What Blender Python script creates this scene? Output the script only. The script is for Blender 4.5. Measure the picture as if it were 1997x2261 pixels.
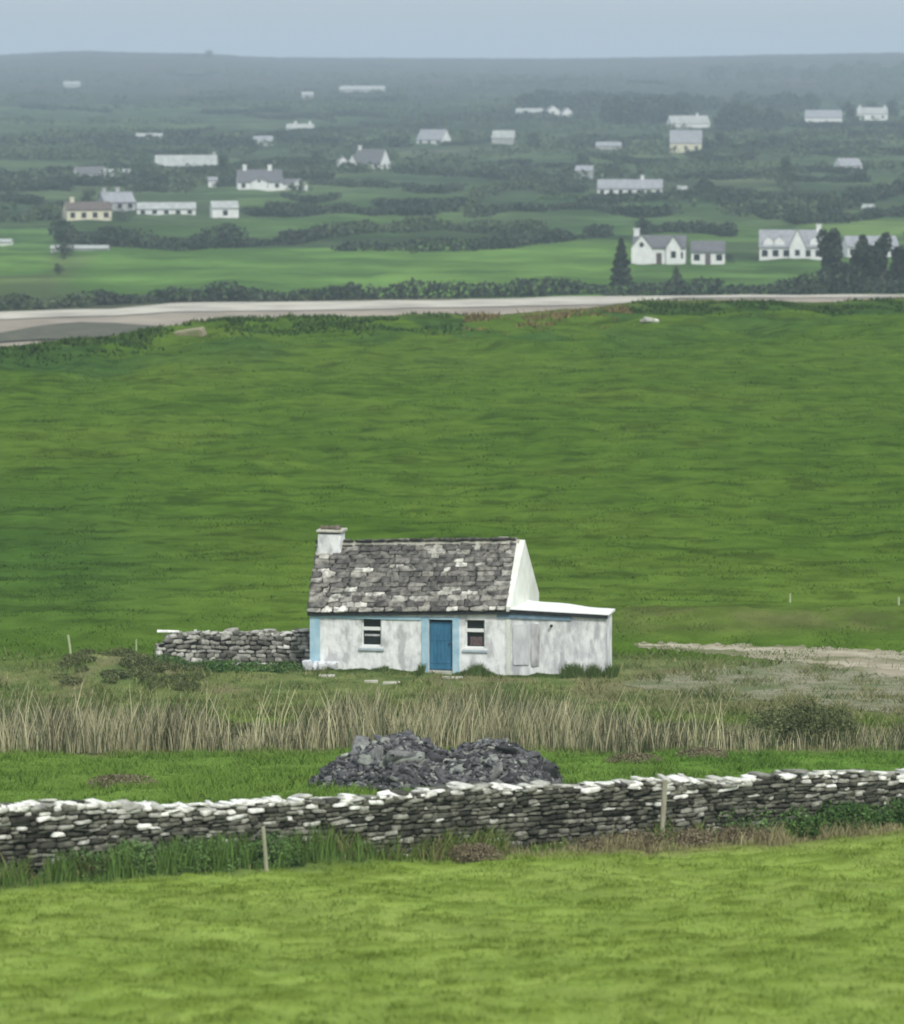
import bpy, math, random
import numpy as np
from mathutils import Vector, Matrix
random.seed(7); R = np.random.RandomState(11)
for o in list(bpy.data.objects): bpy.data.objects.remove(o)
S = bpy.context.scene
# ---------------------------------------------------------------- camera
F = 10300.0; CX = 998.5; CY = 1130.5; VH = 150.0; CZ = 21.6        # focal length and centre in photo pixels, eye height
PITCH = math.atan((CY - VH) / F)
cd = bpy.data.cameras.new('camera'); cam = bpy.data.objects.new('camera', cd); S.collection.objects.link(cam)
cam.location = (0, 0, CZ); cam.rotation_euler = (math.pi/2 - PITCH, 0, 0)
cd.sensor_fit = 'HORIZONTAL'; cd.sensor_width = 36; cd.lens = 36 * F / 1997.0
cd.clip_start = 0.5; cd.clip_end = 30000
S.camera = cam
cd.dof.use_dof = True; cd.dof.focus_distance = 132.0; cd.dof.aperture_fstop = 1.9      # the long lens is a little soft away from the cottage
# ---------------------------------------------------------------- sky, sun, exposure
SUN_EL = math.radians(46); SUN_AZ = math.radians(155)             # azimuth from +Y clockwise: behind the camera, to the right
w = bpy.data.worlds.new('World'); S.world = w; w.use_nodes = True
nt = w.node_tree; nt.nodes.clear()
def N(nt, t, **k):
    n = nt.nodes.new(t)
    for a, b in k.items(): setattr(n, a, b)
    return n
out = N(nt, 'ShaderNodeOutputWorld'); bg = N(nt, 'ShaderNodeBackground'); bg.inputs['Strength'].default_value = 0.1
sky = N(nt, 'ShaderNodeTexSky', sky_type='NISHITA', sun_disc=False); sky.sun_elevation = SUN_EL; sky.sun_rotation = SUN_AZ; sky.dust_density = 3
tc = N(nt, 'ShaderNodeTexCoord'); sp = N(nt, 'ShaderNodeSeparateXYZ'); nt.links.new(tc.outputs['Generated'], sp.inputs[0])
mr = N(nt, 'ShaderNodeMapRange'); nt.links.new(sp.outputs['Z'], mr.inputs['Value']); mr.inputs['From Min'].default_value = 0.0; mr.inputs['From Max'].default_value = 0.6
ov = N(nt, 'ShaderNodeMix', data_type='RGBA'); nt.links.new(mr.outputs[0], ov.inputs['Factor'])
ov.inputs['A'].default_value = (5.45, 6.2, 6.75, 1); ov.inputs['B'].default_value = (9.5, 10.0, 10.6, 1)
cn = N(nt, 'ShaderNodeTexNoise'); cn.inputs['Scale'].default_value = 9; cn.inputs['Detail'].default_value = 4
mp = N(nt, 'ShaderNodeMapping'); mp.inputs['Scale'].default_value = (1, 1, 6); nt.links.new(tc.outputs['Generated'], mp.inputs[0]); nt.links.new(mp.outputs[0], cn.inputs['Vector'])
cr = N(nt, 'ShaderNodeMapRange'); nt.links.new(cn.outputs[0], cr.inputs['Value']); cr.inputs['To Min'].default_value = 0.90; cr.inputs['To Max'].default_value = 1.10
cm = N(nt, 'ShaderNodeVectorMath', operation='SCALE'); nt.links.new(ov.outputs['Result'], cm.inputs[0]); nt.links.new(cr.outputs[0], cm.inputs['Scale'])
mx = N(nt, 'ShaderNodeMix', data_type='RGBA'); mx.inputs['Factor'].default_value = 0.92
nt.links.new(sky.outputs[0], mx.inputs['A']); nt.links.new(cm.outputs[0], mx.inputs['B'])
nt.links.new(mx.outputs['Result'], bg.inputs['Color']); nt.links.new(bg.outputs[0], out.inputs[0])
sd = bpy.data.lights.new('sun', 'SUN'); sd.energy = 2.4; sd.angle = math.radians(8); sd.color = (1, 0.97, 0.9)
so = bpy.data.objects.new('sun', sd); S.collection.objects.link(so)
dv = Vector((math.sin(SUN_AZ)*math.cos(SUN_EL), math.cos(SUN_AZ)*math.cos(SUN_EL), math.sin(SUN_EL)))
so.rotation_euler = dv.to_track_quat('Z', 'Y').to_euler()
S.view_settings.view_transform = 'Standard'; S.view_settings.look = 'None'; S.view_settings.exposure = 0.0; S.view_settings.gamma = 1
S.cycles.pixel_filter_type = 'BLACKMAN_HARRIS'; S.cycles.filter_width = 1.8
S.cycles.volume_bounces = 1

# ---------------------------------------------------------------- numeric helpers
def _h(i, j, s):
    n = (i.astype(np.int64)*374761393 + j.astype(np.int64)*668265263 + s*974634721) & 0xffffffff
    n = ((n ^ (n >> 13)) * 1274126177) & 0xffffffff
    n = (n ^ (n >> 16)) & 0xffffffff
    return n / 4294967295.0
def vn(x, y, s=0):
    xi = np.floor(x); yi = np.floor(y); fx = x-xi; fy = y-yi
    fx = fx*fx*(3-2*fx); fy = fy*fy*(3-2*fy)
    a = _h(xi, yi, s); b = _h(xi+1, yi, s); c = _h(xi, yi+1, s); d = _h(xi+1, yi+1, s)
    return (a*(1-fx)+b*fx)*(1-fy)+(c*(1-fx)+d*fx)*fy
def fbm(x, y, o=4, s=0):
    t = 0; a = 1; m = 0
    x = np.asarray(x, float); y = np.asarray(y, float)
    for k in range(o):
        t = t + a*vn(x*2**k+17.3*k, y*2**k-9.1*k, s+k); m += a; a *= .5
    return t/m
def sstep(a, b, x):
    t = np.clip((x-a)/(b-a), 0, 1); return t*t*(3-2*t)
SP, CP = math.sin(PITCH), math.cos(PITCH)
def ray(u, v):
    return np.array([u-CX, F*CP+(CY-v)*SP, -F*SP+(CY-v)*CP])
def at(u, v, Y):
    d = ray(u, v); t = Y/d[1]; return np.array([d[0]*t, Y, CZ+d[2]*t])
def project(x, y, z):
    zz = z-CZ; dep = y*CP-zz*SP; dep = np.maximum(dep, 1e-3); up = y*SP+zz*CP
    return CX+F*x/dep, CY-F*up/dep
# ---------------------------------------------------------------- the lie of the land: distance and the row it is seen at
prof = [(-200, None, 19), (0, None, 13.5), (45, None, 10.5), (63, None, 9.0), (75, None, 7.75), (88, None, 6.55), (100, None, 5.5), (112, None, 4.35), (125, None, 3.3),
        (140, None, 1.75), (150, None, 0.95), (158, None, .3), (166, None, 0.0), (180, None, 0), (230, None, -.3), (300, None, 0.1), (350, None, 0), (440, None, 0.2), (470, None, 0)]
PX = np.array([p[0] for p in prof], float); PZ = np.array([p[2] for p in prof], float)
far = [(470, -14), (600, -14), (720, -14), (860, -14), (940, -14.1)]
for D, v in [(1050, 490), (1200, 440), (1400, 385), (1600, 345), (2000, 290), (2500, 247), (3200, 207), (4200, 163), (5500, 131)]: far.append((D, at(998, v, D)[2]))
far += [(6200, far[-1][1]-6), (7600, far[-1][1]-30)]
FX = np.array([p[0] for p in far], float); FZ = np.array([p[1] for p in far], float)
def herm(X, Z, x):
    m = np.gradient(Z, X); i = np.clip(np.searchsorted(X, x)-1, 0, len(X)-2)
    h = X[i+1]-X[i]; t = np.clip((x-X[i])/h, 0, 1)
    return (2*t**3-3*t**2+1)*Z[i]+(t**3-2*t**2+t)*h*m[i]+(-2*t**3+3*t**2)*Z[i+1]+(t**3-t**2)*h*m[i+1]
ex = [(-60, 770), (0, 766), (190, 753), (320, 738), (410, 716), (700, 712), (1000, 706), (1300, 692), (1440, 672), (1700, 668), (1830, 674), (1997, 664), (2060, 662)]
EY = [21.6*F/(v-VH) for u, v in ex]; EXX = [(u-CX)/F*y for (u, v), y in zip(ex, EY)]
def edge(x): return np.interp(x, EXX, EY)
def height(x, y, detail=True):
    x = np.asarray(x, float); y = np.asarray(y, float)
    zn = herm(PX, PZ, y); zf = herm(FX, FZ, y)
    e = edge(x)
    k = sstep(e, e+130, y)
    z = np.where(y < 470, zn, 0)*(1-k)+zf*k
    # broad swells
    q = sstep(195, 240, y)*(1-k)
    z = z+(fbm(x/38, y/38, 2, 3)-.5)*1.0*q
    # hummocky rim of the field
    rim = np.exp(-((y-e+30)/28)**2)*(1-k)
    z = z+rim*((fbm(x/6, y/10, 2, 5)-.56)*2.0)
    # far swells
    q = sstep(950, 1600, y)
    z = z+(fbm(x/260, y/420, 3, 8)-.5)*6.5*q
    q = sstep(3000, 5000, y)
    u = CX+F*x/np.maximum(y, 1)
    xs = x/np.maximum(y, 1)*5500
    z = z+q*(7.5*np.exp(-((xs+425)/95)**2)+4*np.exp(-((xs+300)/60)**2)+ 7*sstep(40, 520, xs)+3*np.exp(-((xs+560)/120)**2))*(y/5500)
    # slight bank behind the lane at the right and the overgrown bank at the left
    z = z+.35*np.exp(-((y-183)/3.2)**2)*sstep(5.5, 7.5, x)*(.6+.8*fbm(x/2, y/2, 2, 21))
    z = z+.85*np.exp(-((y-163.5)/4.5)**2)*np.exp(-((x+12.3)/2.1)**2)
    # ditch in the reed bed
    z = z-.25*np.exp(-((y-131)/5)**2)
    if detail:
        near = 1-sstep(90, 110, y); mid = 1-sstep(440, 480, y)
        lane_ = sstep(4.5, 7, x)*sstep(144, 147, y)*(1-sstep(176, 179, y)); mid = mid*(1-.85*lane_)
        z = z+.07*sstep(.59, .66, fbm(x/.60, y/.36, 2, 61))*(1-sstep(98, 104, y))
        z = z+mid*((fbm(x/.55, y/.8, 3, 31)-.5)*.13+(fbm(x/2.3, y/3.0, 3, 33)-.5)*.26+sstep(180, 240, y)*(fbm(x/3.5, y/4.5, 3, 35)-.5)*.55)
        z = z+sstep(720, 760, y)*(fbm(x/9, y/16, 3, 37)-.5)*1.0*(1+y/3000)
    return z
def H(x, y, detail=True): return float(height(np.array([x]), np.array([y]), detail)[0])
_YS = np.concatenate([np.arange(50, 480, .5), np.exp(np.linspace(math.log(480), math.log(7000), 2500))])
def hit(u, v):
    d = ray(u, v); t = _YS/d[1]; X = d[0]*t; Z = CZ+d[2]*t
    hh = height(X, _YS, False); i = int(np.argmax(Z <= hh))
    if not (Z <= hh).any(): i = int(np.argmin(np.where(_YS > 480, Z-hh, 1e9)))
    return np.array([X[i], _YS[i], hh[i]])

# ---------------------------------------------------------------- materials
def mat(name, c1, c2=None, scale=3.0, rough=.85, detail=4, island=0.0, attr=None, bump=0.0, bscale=None, spec=.2, c3=None, s3=.7, stretch=None, lo=.35, hi=.65):
    m = bpy.data.materials.new(name); m.use_nodes = True; nt = m.node_tree; b = nt.nodes['Principled BSDF']
    b.inputs['Roughness'].default_value = rough
    b.inputs['Specular IOR Level'].default_value = spec
    tc = N(nt, 'ShaderNodeTexCoord'); vec = tc.outputs['Object']
    if stretch:
        mp = N(nt, 'ShaderNodeMapping'); mp.inputs['Scale'].default_value = stretch; nt.links.new(vec, mp.inputs[0]); vec = mp.outputs[0]
    no = N(nt, 'ShaderNodeTexNoise'); no.inputs['Scale'].default_value = scale; no.inputs['Detail'].default_value = detail; no.inputs['Roughness'].default_value = .6
    nt.links.new(vec, no.inputs['Vector'])
    m1 = N(nt, 'ShaderNodeMapRange'); m1.inputs['From Min'].default_value = lo; m1.inputs['From Max'].default_value = hi; nt.links.new(no.outputs[0], m1.inputs['Value'])
    mixn = N(nt, 'ShaderNodeMix', data_type='RGBA'); nt.links.new(m1.outputs[0], mixn.inputs['Factor'])
    c2 = c2 or c1
    mixn.inputs['A'].default_value = (*c1, 1); mixn.inputs['B'].default_value = (*c2, 1)
    col = mixn.outputs['Result']
    if c3:
        n2 = N(nt, 'ShaderNodeTexNoise'); n2.inputs['Scale'].default_value = s3; n2.inputs['Detail'].default_value = 5; nt.links.new(vec, n2.inputs['Vector'])
        m2 = N(nt, 'ShaderNodeMapRange'); m2.inputs['From Min'].default_value = .5; m2.inputs['From Max'].default_value = .62; nt.links.new(n2.outputs[0], m2.inputs['Value'])
        mi = N(nt, 'ShaderNodeMix', data_type='RGBA'); nt.links.new(m2.outputs[0], mi.inputs['Factor']); nt.links.new(col, mi.inputs['A']); mi.inputs['B'].default_value = (*c3, 1); col = mi.outputs['Result']
    if attr:      # land cover stored on the mesh, broken up by the noise
        at_ = N(nt, 'ShaderNodeAttribute', attribute_name=attr)
        mu = N(nt, 'ShaderNodeMix', data_type='RGBA', blend_type='MULTIPLY'); mu.inputs['Factor'].default_value = 1
        nt.links.new(at_.outputs['Color'], mu.inputs['A']); nt.links.new(col, mu.inputs['B']); col = mu.outputs['Result']
    if island:
        g = N(nt, 'ShaderNodeNewGeometry'); m3 = N(nt, 'ShaderNodeMapRange'); m3.inputs['To Min'].default_value = 1-island; m3.inputs['To Max'].default_value = 1+island
        nt.links.new(g.outputs['Random Per Island'], m3.inputs['Value'])
        sc = N(nt, 'ShaderNodeVectorMath', operation='SCALE'); nt.links.new(col, sc.inputs[0]); nt.links.new(m3.outputs[0], sc.inputs['Scale']); col = sc.outputs[0]
    nt.links.new(col, b.inputs['Base Color'])
    if bump:
        nb = N(nt, 'ShaderNodeTexNoise'); nb.inputs['Scale'].default_value = bscale or scale*4; nb.inputs['Detail'].default_value = 4; nt.links.new(vec, nb.inputs['Vector'])
        bp = N(nt, 'ShaderNodeBump'); bp.inputs['Distance'].default_value = bump; nt.links.new(nb.outputs[0], bp.inputs['Height']); nt.links.new(bp.outputs[0], b.inputs['Normal'])
    return m
def island_ramp(name, stops, rough=.85, nscale=6, namt=.35, bump=.02):
    """a different stone colour per stone, with mottling inside each"""
    m = mat(name, (1-namt,)*3, (1+namt,)*3, scale=nscale, rough=rough, bump=bump)
    nt = m.node_tree; b = nt.nodes['Principled BSDF']; old = b.inputs['Base Color'].links[0].from_socket
    g = N(nt, 'ShaderNodeNewGeometry'); r = N(nt, 'ShaderNodeValToRGB'); nt.links.new(g.outputs['Random Per Island'], r.inputs[0])
    cr = r.color_ramp; cr.interpolation = 'LINEAR'
    while len(cr.elements) < len(stops): cr.elements.new(.5)
    for e, (p, c) in zip(cr.elements, stops): e.position = p; e.color = (*c, 1)
    mu = N(nt, 'ShaderNodeMix', data_type='RGBA', blend_type='MULTIPLY'); mu.inputs['Factor'].default_value = 1
    nt.links.new(r.outputs[0], mu.inputs['A']); nt.links.new(old, mu.inputs['B']); nt.links.new(mu.outputs['Result'], b.inputs['Base Color'])
    return m
M = {}
M['ground'] = mat('ground_grass', (.78, .80, .76), (1.18, 1.16, 1.18), scale=.5, detail=8, attr='tint', bump=.05, bscale=6, stretch=(1, .8, 1), lo=.38, hi=.62, spec=0.0)
M['farland'] = mat('far_land', (.52, .56, .60), (1.42, 1.38, 1.30), scale=.045, detail=10, c3=(.62, .66, .66), s3=.018, spec=0.0, attr='tint')
M['blade'] = mat('grass_blade', (.85, .85, .85), (1.12, 1.12, 1.1), scale=1, attr='tint', rough=.9, spec=0.0)
M['leaf'] = mat('leaf', (.048, .072, .038), (.085, .12, .055), scale=.25, island=.35)
M['leaf2'] = mat('leaf_dark', (.026, .043, .028), (.05, .07, .038), scale=.3, island=.4)
M['leaf3'] = mat('leaf_green', (.055, .10, .035), (.09, .15, .055), scale=.3, island=.35)
M['bark'] = mat('bark', (.09, .075, .06), (.16, .14, .11), scale=6, bump=.02)
M['white'] = mat('limewash_far', (.72, .73, .72), (.85, .85, .83), scale=1)
M['cream'] = mat('cream_render', (.66, .62, .46), (.74, .70, .54), scale=1)
M['greyw'] = mat('grey_render', (.36, .37, .37), (.5, .5, .5), scale=1)
M['rslate'] = mat('slate_roof_far', (.10, .105, .115), (.17, .17, .18), scale=1.2, stretch=(1, 1, 4))
M['rgrey'] = mat('grey_roof_far', (.24, .25, .27), (.34, .35, .37), scale=1)
M['rpale'] = mat('pale_sheet_roof', (.30, .32, .31), (.44, .46, .44), scale=.7)
M['rred'] = mat('brown_roof_far', (.10, .080, .075), (.16, .135, .12), scale=1.4)
M['glass'] = mat('dark_glass', (.02, .025, .03), rough=.15, spec=.5)

# ---------------------------------------------------------------- mesh helpers
def link(o, parent=None):
    S.collection.objects.link(o)
    if parent: o.parent = parent
    return o
def tag(o, label=None, cat=None, group=None, kind=None):
    if label: o['label'] = label
    if cat: o['category'] = cat
    if group: o['group'] = group
    if kind: o['kind'] = kind
    return o
def thing(name, label, cat, loc=(0, 0, 0), rz=0, group=None):
    o = link(bpy.data.objects.new(name, None)); o.location = loc; o.rotation_euler = (0, 0, rz); o.empty_display_size = .3
    return tag(o, label, cat, group)
def fastmesh(name, V, Fa, col=None, smooth=False):
    """V (n,3), Fa (m,k) index array; col (n,3) point colours"""
    V = np.asarray(V, np.float32); Fa = np.asarray(Fa, np.int32); me = bpy.data.meshes.new(name)
    me.vertices.add(len(V)); me.vertices.foreach_set('co', V.ravel())
    k = Fa.shape[1]; me.loops.add(Fa.size); me.loops.foreach_set('vertex_index', Fa.ravel())
    me.polygons.add(len(Fa)); me.polygons.foreach_set('loop_start', np.arange(0, Fa.size, k, dtype=np.int32))
    if smooth: me.polygons.foreach_set('use_smooth', np.ones(len(Fa), bool))
    if col is not None:
        a = me.color_attributes.new('tint', 'FLOAT_COLOR', 'POINT'); c = np.ones((len(V), 4), np.float32); c[:, :3] = col; a.data.foreach_set('color', c.ravel())
    me.update(calc_edges=True); return me
def mobj(name, me, m, parent=None, loc=None):
    me.materials.append(m) if not isinstance(m, (list, tuple)) else [me.materials.append(x) for x in m]
    o = link(bpy.data.objects.new(name, me), parent)
    if loc is not None: o.location = loc
    return o
class MB:
    def __init__(s): s.v = []; s.f = []; s.m = []
    def add(s, vs, fs, mi=0):
        n = len(s.v); s.v += [tuple(map(float, p)) for p in vs]; s.f += [tuple(n+i for i in f) for f in fs]; s.m += [mi]*len(fs)
    def box(s, x0, x1, y0, y1, z0, z1, mi=0, j=0):
        P = [(x, y, z) for z in (z0, z1) for y in (y0, y1) for x in (x0, x1)]
        if j: P = [tuple(c+random.uniform(-j, j) for c in p) for p in P]
        s.add(P, [(0, 2, 3, 1), (4, 5, 7, 6), (0, 1, 5, 4), (2, 6, 7, 3), (0, 4, 6, 2), (1, 3, 7, 5)], mi)
    def hexa(s, P, mi=0):   # 8 points ordered as in box
        s.add(P, [(0, 2, 3, 1), (4, 5, 7, 6), (0, 1, 5, 4), (2, 6, 7, 3), (0, 4, 6, 2), (1, 3, 7, 5)], mi)
    def tube(s, p0, p1, r0, r1, n=8, mi=0):
        p0 = Vector(p0); p1 = Vector(p1); d = (p1-p0).normalized(); a = d.orthogonal().normalized(); b = d.cross(a)
        vs = []
        for p, r in ((p0, r0), (p1, r1)):
            for i in range(n):
                t = 2*math.pi*i/n; vs.append(p+(a*math.cos(t)+b*math.sin(t))*r)
        s.add(vs, [(i, (i+1) % n, n+(i+1) % n, n+i) for i in range(n)]+[tuple(range(n-1, -1, -1)), tuple(range(n, 2*n))], mi)
    def build(s, name, m, parent=None, bevel=0, loc=None):
        me = bpy.data.meshes.new(name); me.from_pydata(s.v, [], s.f); me.update()
        o = mobj(name, me, m, parent, loc)
        if isinstance(m, (list, tuple)): me.polygons.foreach_set('material_index', s.m)
        if bevel:
            b = o.modifiers.new('bevel', 'BEVEL'); b.width = bevel; b.segments = 1
        return o
# stones: chamfered, jittered blocks, many in one mesh
_c = np.array([(x, y, z) for x in (-1, 1) for y in (-1, 1) for z in (-1, 1)], float)
_tv = []; _idx = {}
for ci, c in enumerate(_c):
    for a in range(3):
        p = c.copy()*.74; p[a] = c[a]; _idx[(tuple(c), a)] = len(_tv); _tv.append(p)
_tv = np.array(_tv); _tf = []
for a in range(3):
    b, d = (a+1) % 3, (a+2) % 3
    for s_ in (-1, 1):
        q = []
        for sb, sd_ in ((-1, -1), (1, -1), (1, 1), (-1, 1)):
            c = [0, 0, 0]; c[a] = s_; c[b] = sb; c[d] = sd_; q.append(_idx[(tuple(map(float, c)), a)])
        _tf.append(q if s_ > 0 else q[::-1])
for a in range(3):      # edges between faces of axis b and d
    b, d = (a+1) % 3, (a+2) % 3
    for sb in (-1, 1):
        for sd_ in (-1, 1):
            def k(sa, ax):
                c = [0, 0, 0]; c[a] = sa; c[b] = sb; c[d] = sd_; return _idx[(tuple(map(float, c)), ax)]
            q = [k(-1, b), k(1, b), k(1, d), k(-1, d)]
            _tf.append(q if sb*sd_ < 0 else q[::-1])
for c in _c:
    q = [_idx[(tuple(c), a)] for a in range(3)]; q = q+[q[2]]
    _tf.append(q)
_tri = [f[:3] for f in _tf if f[3] == f[2]]; _quad = [f for f in _tf if f[3] != f[2]]
def stones_mesh(name, C, Sz, Rot, jit=.12):
    """C centres (n,3), Sz half sizes (n,3), Rot (n,3,3)"""
    n = len(C); J = R.uniform(-jit, jit, (n, 24, 3))
    cj = R.uniform(-.18, .18, (n, 8, 3))
    P = _tv[None]+np.repeat(cj, 3, axis=1)+J*.4
    P = P*Sz[:, None, :]; P = np.einsum('nij,nkj->nki', Rot, P)+C[:, None, :]
    Q = np.array(_quad)[None]+(np.arange(n)*24)[:, None, None]; T = np.array(_tri)[None]+(np.arange(n)*24)[:, None, None]
    Q = Q.reshape(-1, 4); T = T.reshape(-1, 3); me = bpy.data.meshes.new(name)
    V = P.reshape(-1, 3).astype(np.float32); me.vertices.add(len(V)); me.vertices.foreach_set('co', V.ravel())
    me.loops.add(Q.size+T.size); me.loops.foreach_set('vertex_index', np.concatenate([Q.ravel(), T.ravel()]).astype(np.int32))
    me.polygons.add(len(Q)+len(T)); ls = np.concatenate([np.arange(len(Q))*4, Q.size+np.arange(len(T))*3]).astype(np.int32); me.polygons.foreach_set('loop_start', ls)
    me.update(calc_edges=True); return me
def rotm(rx, ry, rz):
    cx, sx, cy, sy, cz, sz = np.cos(rx), np.sin(rx), np.cos(ry), np.sin(ry), np.cos(rz), np.sin(rz)
    n = len(rx); A = np.zeros((n, 3, 3))
    A[:, 0, 0] = cz*cy; A[:, 0, 1] = cz*sy*sx-sz*cx; A[:, 0, 2] = cz*sy*cx+sz*sx
    A[:, 1, 0] = sz*cy; A[:, 1, 1] = sz*sy*sx+cz*cx; A[:, 1, 2] = sz*sy*cx-cz*sx
    A[:, 2, 0] = -sy; A[:, 2, 1] = cy*sx; A[:, 2, 2] = cy*cx
    return A
def leaves_mesh(name, C, size, col=None, flat=.0):
    """random quads at centres C"""
    n = len(C); a = R.normal(size=(n, 3)); a /= np.linalg.norm(a, axis=1)[:, None]; b = R.normal(size=(n, 3)); b -= (b*a).sum(1)[:, None]*a; b /= np.linalg.norm(b, axis=1)[:, None]
    s = size*R.uniform(.5, 1.3, n) if np.isscalar(size) else size
    a = a*s[:, None]; b = b*s[:, None]*.7
    V = np.stack([C-a, C-b*.9, C+a, C+b], 1).reshape(-1, 3); Fa = np.arange(n*4).reshape(-1, 4)
    c = None if col is None else np.repeat(col, 4, axis=0)
    return fastmesh(name, V, Fa, c)
def blades_mesh(name, X, Y, Z, hgt, wid, lean, col, seg=1):
    n = len(X); th = R.uniform(0, 2*math.pi, n); fa = R.uniform(-.6, .6, n)    # facing, mostly across the view
    wx = np.cos(fa)*wid/2; wy = np.sin(fa)*wid/2; lx = np.cos(th)*lean*hgt; ly = np.sin(th)*lean*hgt
    P0 = np.stack([X-wx, Y-wy, Z-.02], 1); P1 = np.stack([X+wx, Y+wy, Z-.02], 1)
    if seg == 1:
        T = np.stack([X+lx, Y+ly, Z+hgt], 1); V = np.stack([P0, P1, T], 1).reshape(-1, 3); Fa = np.arange(3*n).reshape(-1, 3); c = np.repeat(col, 3, axis=0)
        return fastmesh(name, V, Fa, c)
    m = .55; M0 = np.stack([X-wx*.9+lx*.3, Y-wy*.9+ly*.3, Z+hgt*m], 1); M1 = np.stack([X+wx*.9+lx*.3, Y+wy*.9+ly*.3, Z+hgt*m], 1)
    T0 = np.stack([X-wx*.25+lx, Y-wy*.25+ly, Z+hgt], 1); T1 = np.stack([X+wx*.25+lx, Y+wy*.25+ly, Z+hgt*.99], 1)
    V = np.stack([P0, P1, M0, M1, T0, T1], 1).reshape(-1, 3); b = (np.arange(n)*6)[:, None]
    Fa = np.concatenate([b+np.array([[0, 1, 3, 2]]), b+np.array([[2, 3, 5, 4]])]); return fastmesh(name, V, Fa, np.repeat(col, 6, axis=0))

# ---------------------------------------------------------------- ground colours (land cover)
WALL = lambda x: 83.5+(x+8.2)*.74            # line of the dry stone wall
def blend(c, k, col): return c*(1-k[..., None])+np.array(col)*k[..., None]
def tint(x, y, z=None):
    x = np.asarray(x, float); y = np.asarray(y, float)
    c = np.zeros(x.shape+(3,))+np.array((.072, .134, .017))
    n1 = fbm(x/2.6, y/4.2, 4, 51); n2 = fbm(x/18, y/34, 3, 52); n3 = fbm(x/.9, y/1.3, 3, 53)
    # the big field: darker left and middle, yellower near the cottage and at the right
    c = blend(c, sstep(.42, .62, fbm(x/13, y/9.0, 3, 62))*.38, (.050, .104, .011))
    c = blend(c, sstep(.46, .62, n2)*.65, (.090, .148, .020))
    c = blend(c, sstep(.52, .66, fbm(x/5, y/9, 3, 54))*.5, (.094, .154, .021))
    k = np.exp(-((y-190)/14)**2); c = blend(c, k*.55, (.115, .183, .030))
    k = sstep(-6, -14, x*166/np.maximum(y, 1))*np.exp(-((y-205)/35)**2); c = blend(c, k*.7, (.040, .098, .020))
    k = sstep(-75, -15, y-edge(x))*sstep(.46, .6, fbm(x/8, y/14, 3, 55)); c = blend(c, k*.7, (.035, .085, .022))
    k = sstep(-6, 14, y-edge(x)); c = blend(c, k*.6, (.12, .12, .045))
    # rough ground round the cottage
    st = sstep(.52, .66, fbm(x/5.0, y/1.7, 3, 63))*sstep(170, 185, y); c = c*(1-.14*st[..., None]); st = sstep(.62, .68, fbm(x/2.3, y/1.3, 2, 64))*sstep(170, 185, y); c = c*(1-.30*st[..., None])  # dark field streaks: tussock shading put into the tint along with tussock colour
    k = sstep(141, 150, y)*(1-sstep(166, 173, y+2.0*(fbm(x/3, y/3, 2, 57)-.5)))
    c = blend(c, k*.85, (.160, .190, .070)); c = blend(c, k*sstep(5, 7.5, x)*.5, (.16, .145, .085)); c = blend(c, k*sstep(.5, .62, n3)*.6, (.075, .12, .035))
    c = blend(c, k*sstep(.55, .68, n1)*.6, (.20, .18, .10))
    k = np.exp(-((y-181)/3.0)**2)*sstep(4.5, 7, x)*(.4+.6*sstep(.4, .6, n1)); c = blend(c, k*.6, (.12, .115, .05))
    # strip between wall and reeds
    k = (1-sstep(138, 142, y)); c = blend(c, k, (.105, .195, .034)); c = blend(c, k*sstep(.45, .6, n1)*.5, (.070, .140, .026)); c = blend(c, k*sstep(.5, .65, n2)*.5, (.145, .22, .045))
    k = sstep(121.5, 125, y+1.5*(fbm(x/1.2, y*0, 2, 58)-.5))*(1-sstep(138, 142, y)); c = blend(c, k*.85, (.20, .185, .10))
    # foreground meadow
    dw = WALL(x)-y
    k = sstep(.6, 2.6, dw+(n1-.5)*3)
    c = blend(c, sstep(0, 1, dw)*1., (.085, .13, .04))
    c = blend(c, k, (.216, .300, .066)); c = blend(c, k*sstep(.45, .62, n1)*.32, (.165, .248, .050)); c = blend(c, k*sstep(.5, .62, fbm(x/1.1, y/2.4, 3, 60))*.35, (.25, .305, .08))
    c = blend(c, k*sstep(.59, .66, fbm(x/.60, y/.36, 2, 61))*.6, (.110, .165, .022))  # dark dashes on the tufts: their shading and own colour in the tint
    c = blend(c, sstep(-.2, .3, dw)*(1-sstep(1.5, 4.5, dw+(n1-.5)*2))*sstep(1, 3, x)*.75, (.17, .15, .075))
    return c
def fan(name, ys, smin, smax, ncol, m, tf, wide=.45):
    inner = np.linspace(smin, smax, ncol); outer = np.array([.13, .15, .18, .23, .30, wide])
    a = np.concatenate([-outer[::-1], inner, outer]); ya = np.asarray(ys, float)
    X = a[None, :]*(ya[:, None]+60*(ya[:, None] < 0)) if True else 0
    X = a[None, :]*np.maximum(ya[:, None], 40); Y = np.repeat(ya[:, None], len(a), 1)
    Z = height(X, Y); V = np.stack([X, Y, Z], -1).reshape(-1, 3); C = tf(X, Y, Z).reshape(-1, 3)
    nr, nc = X.shape; i = (np.arange(nr-1)[:, None]*nc+np.arange(nc-1)[None]).ravel()
    Fa = np.stack([i, i+1, i+nc+1, i+nc], 1)
    me = fastmesh(name, V, Fa, C, smooth=True); o = mobj(name, me, m); return tag(o, kind='structure')
ys = np.concatenate([np.arange(-60, 55, 5), np.arange(55, 60, .5), np.arange(60, 100, .09), np.arange(100, 190, .2), np.arange(190, 260, .35), np.arange(260, 450, .5), np.arange(450, 620, 4.), [620]])
fan('ground', ys, -.115, .115, 560, M['ground'], tint)
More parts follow.
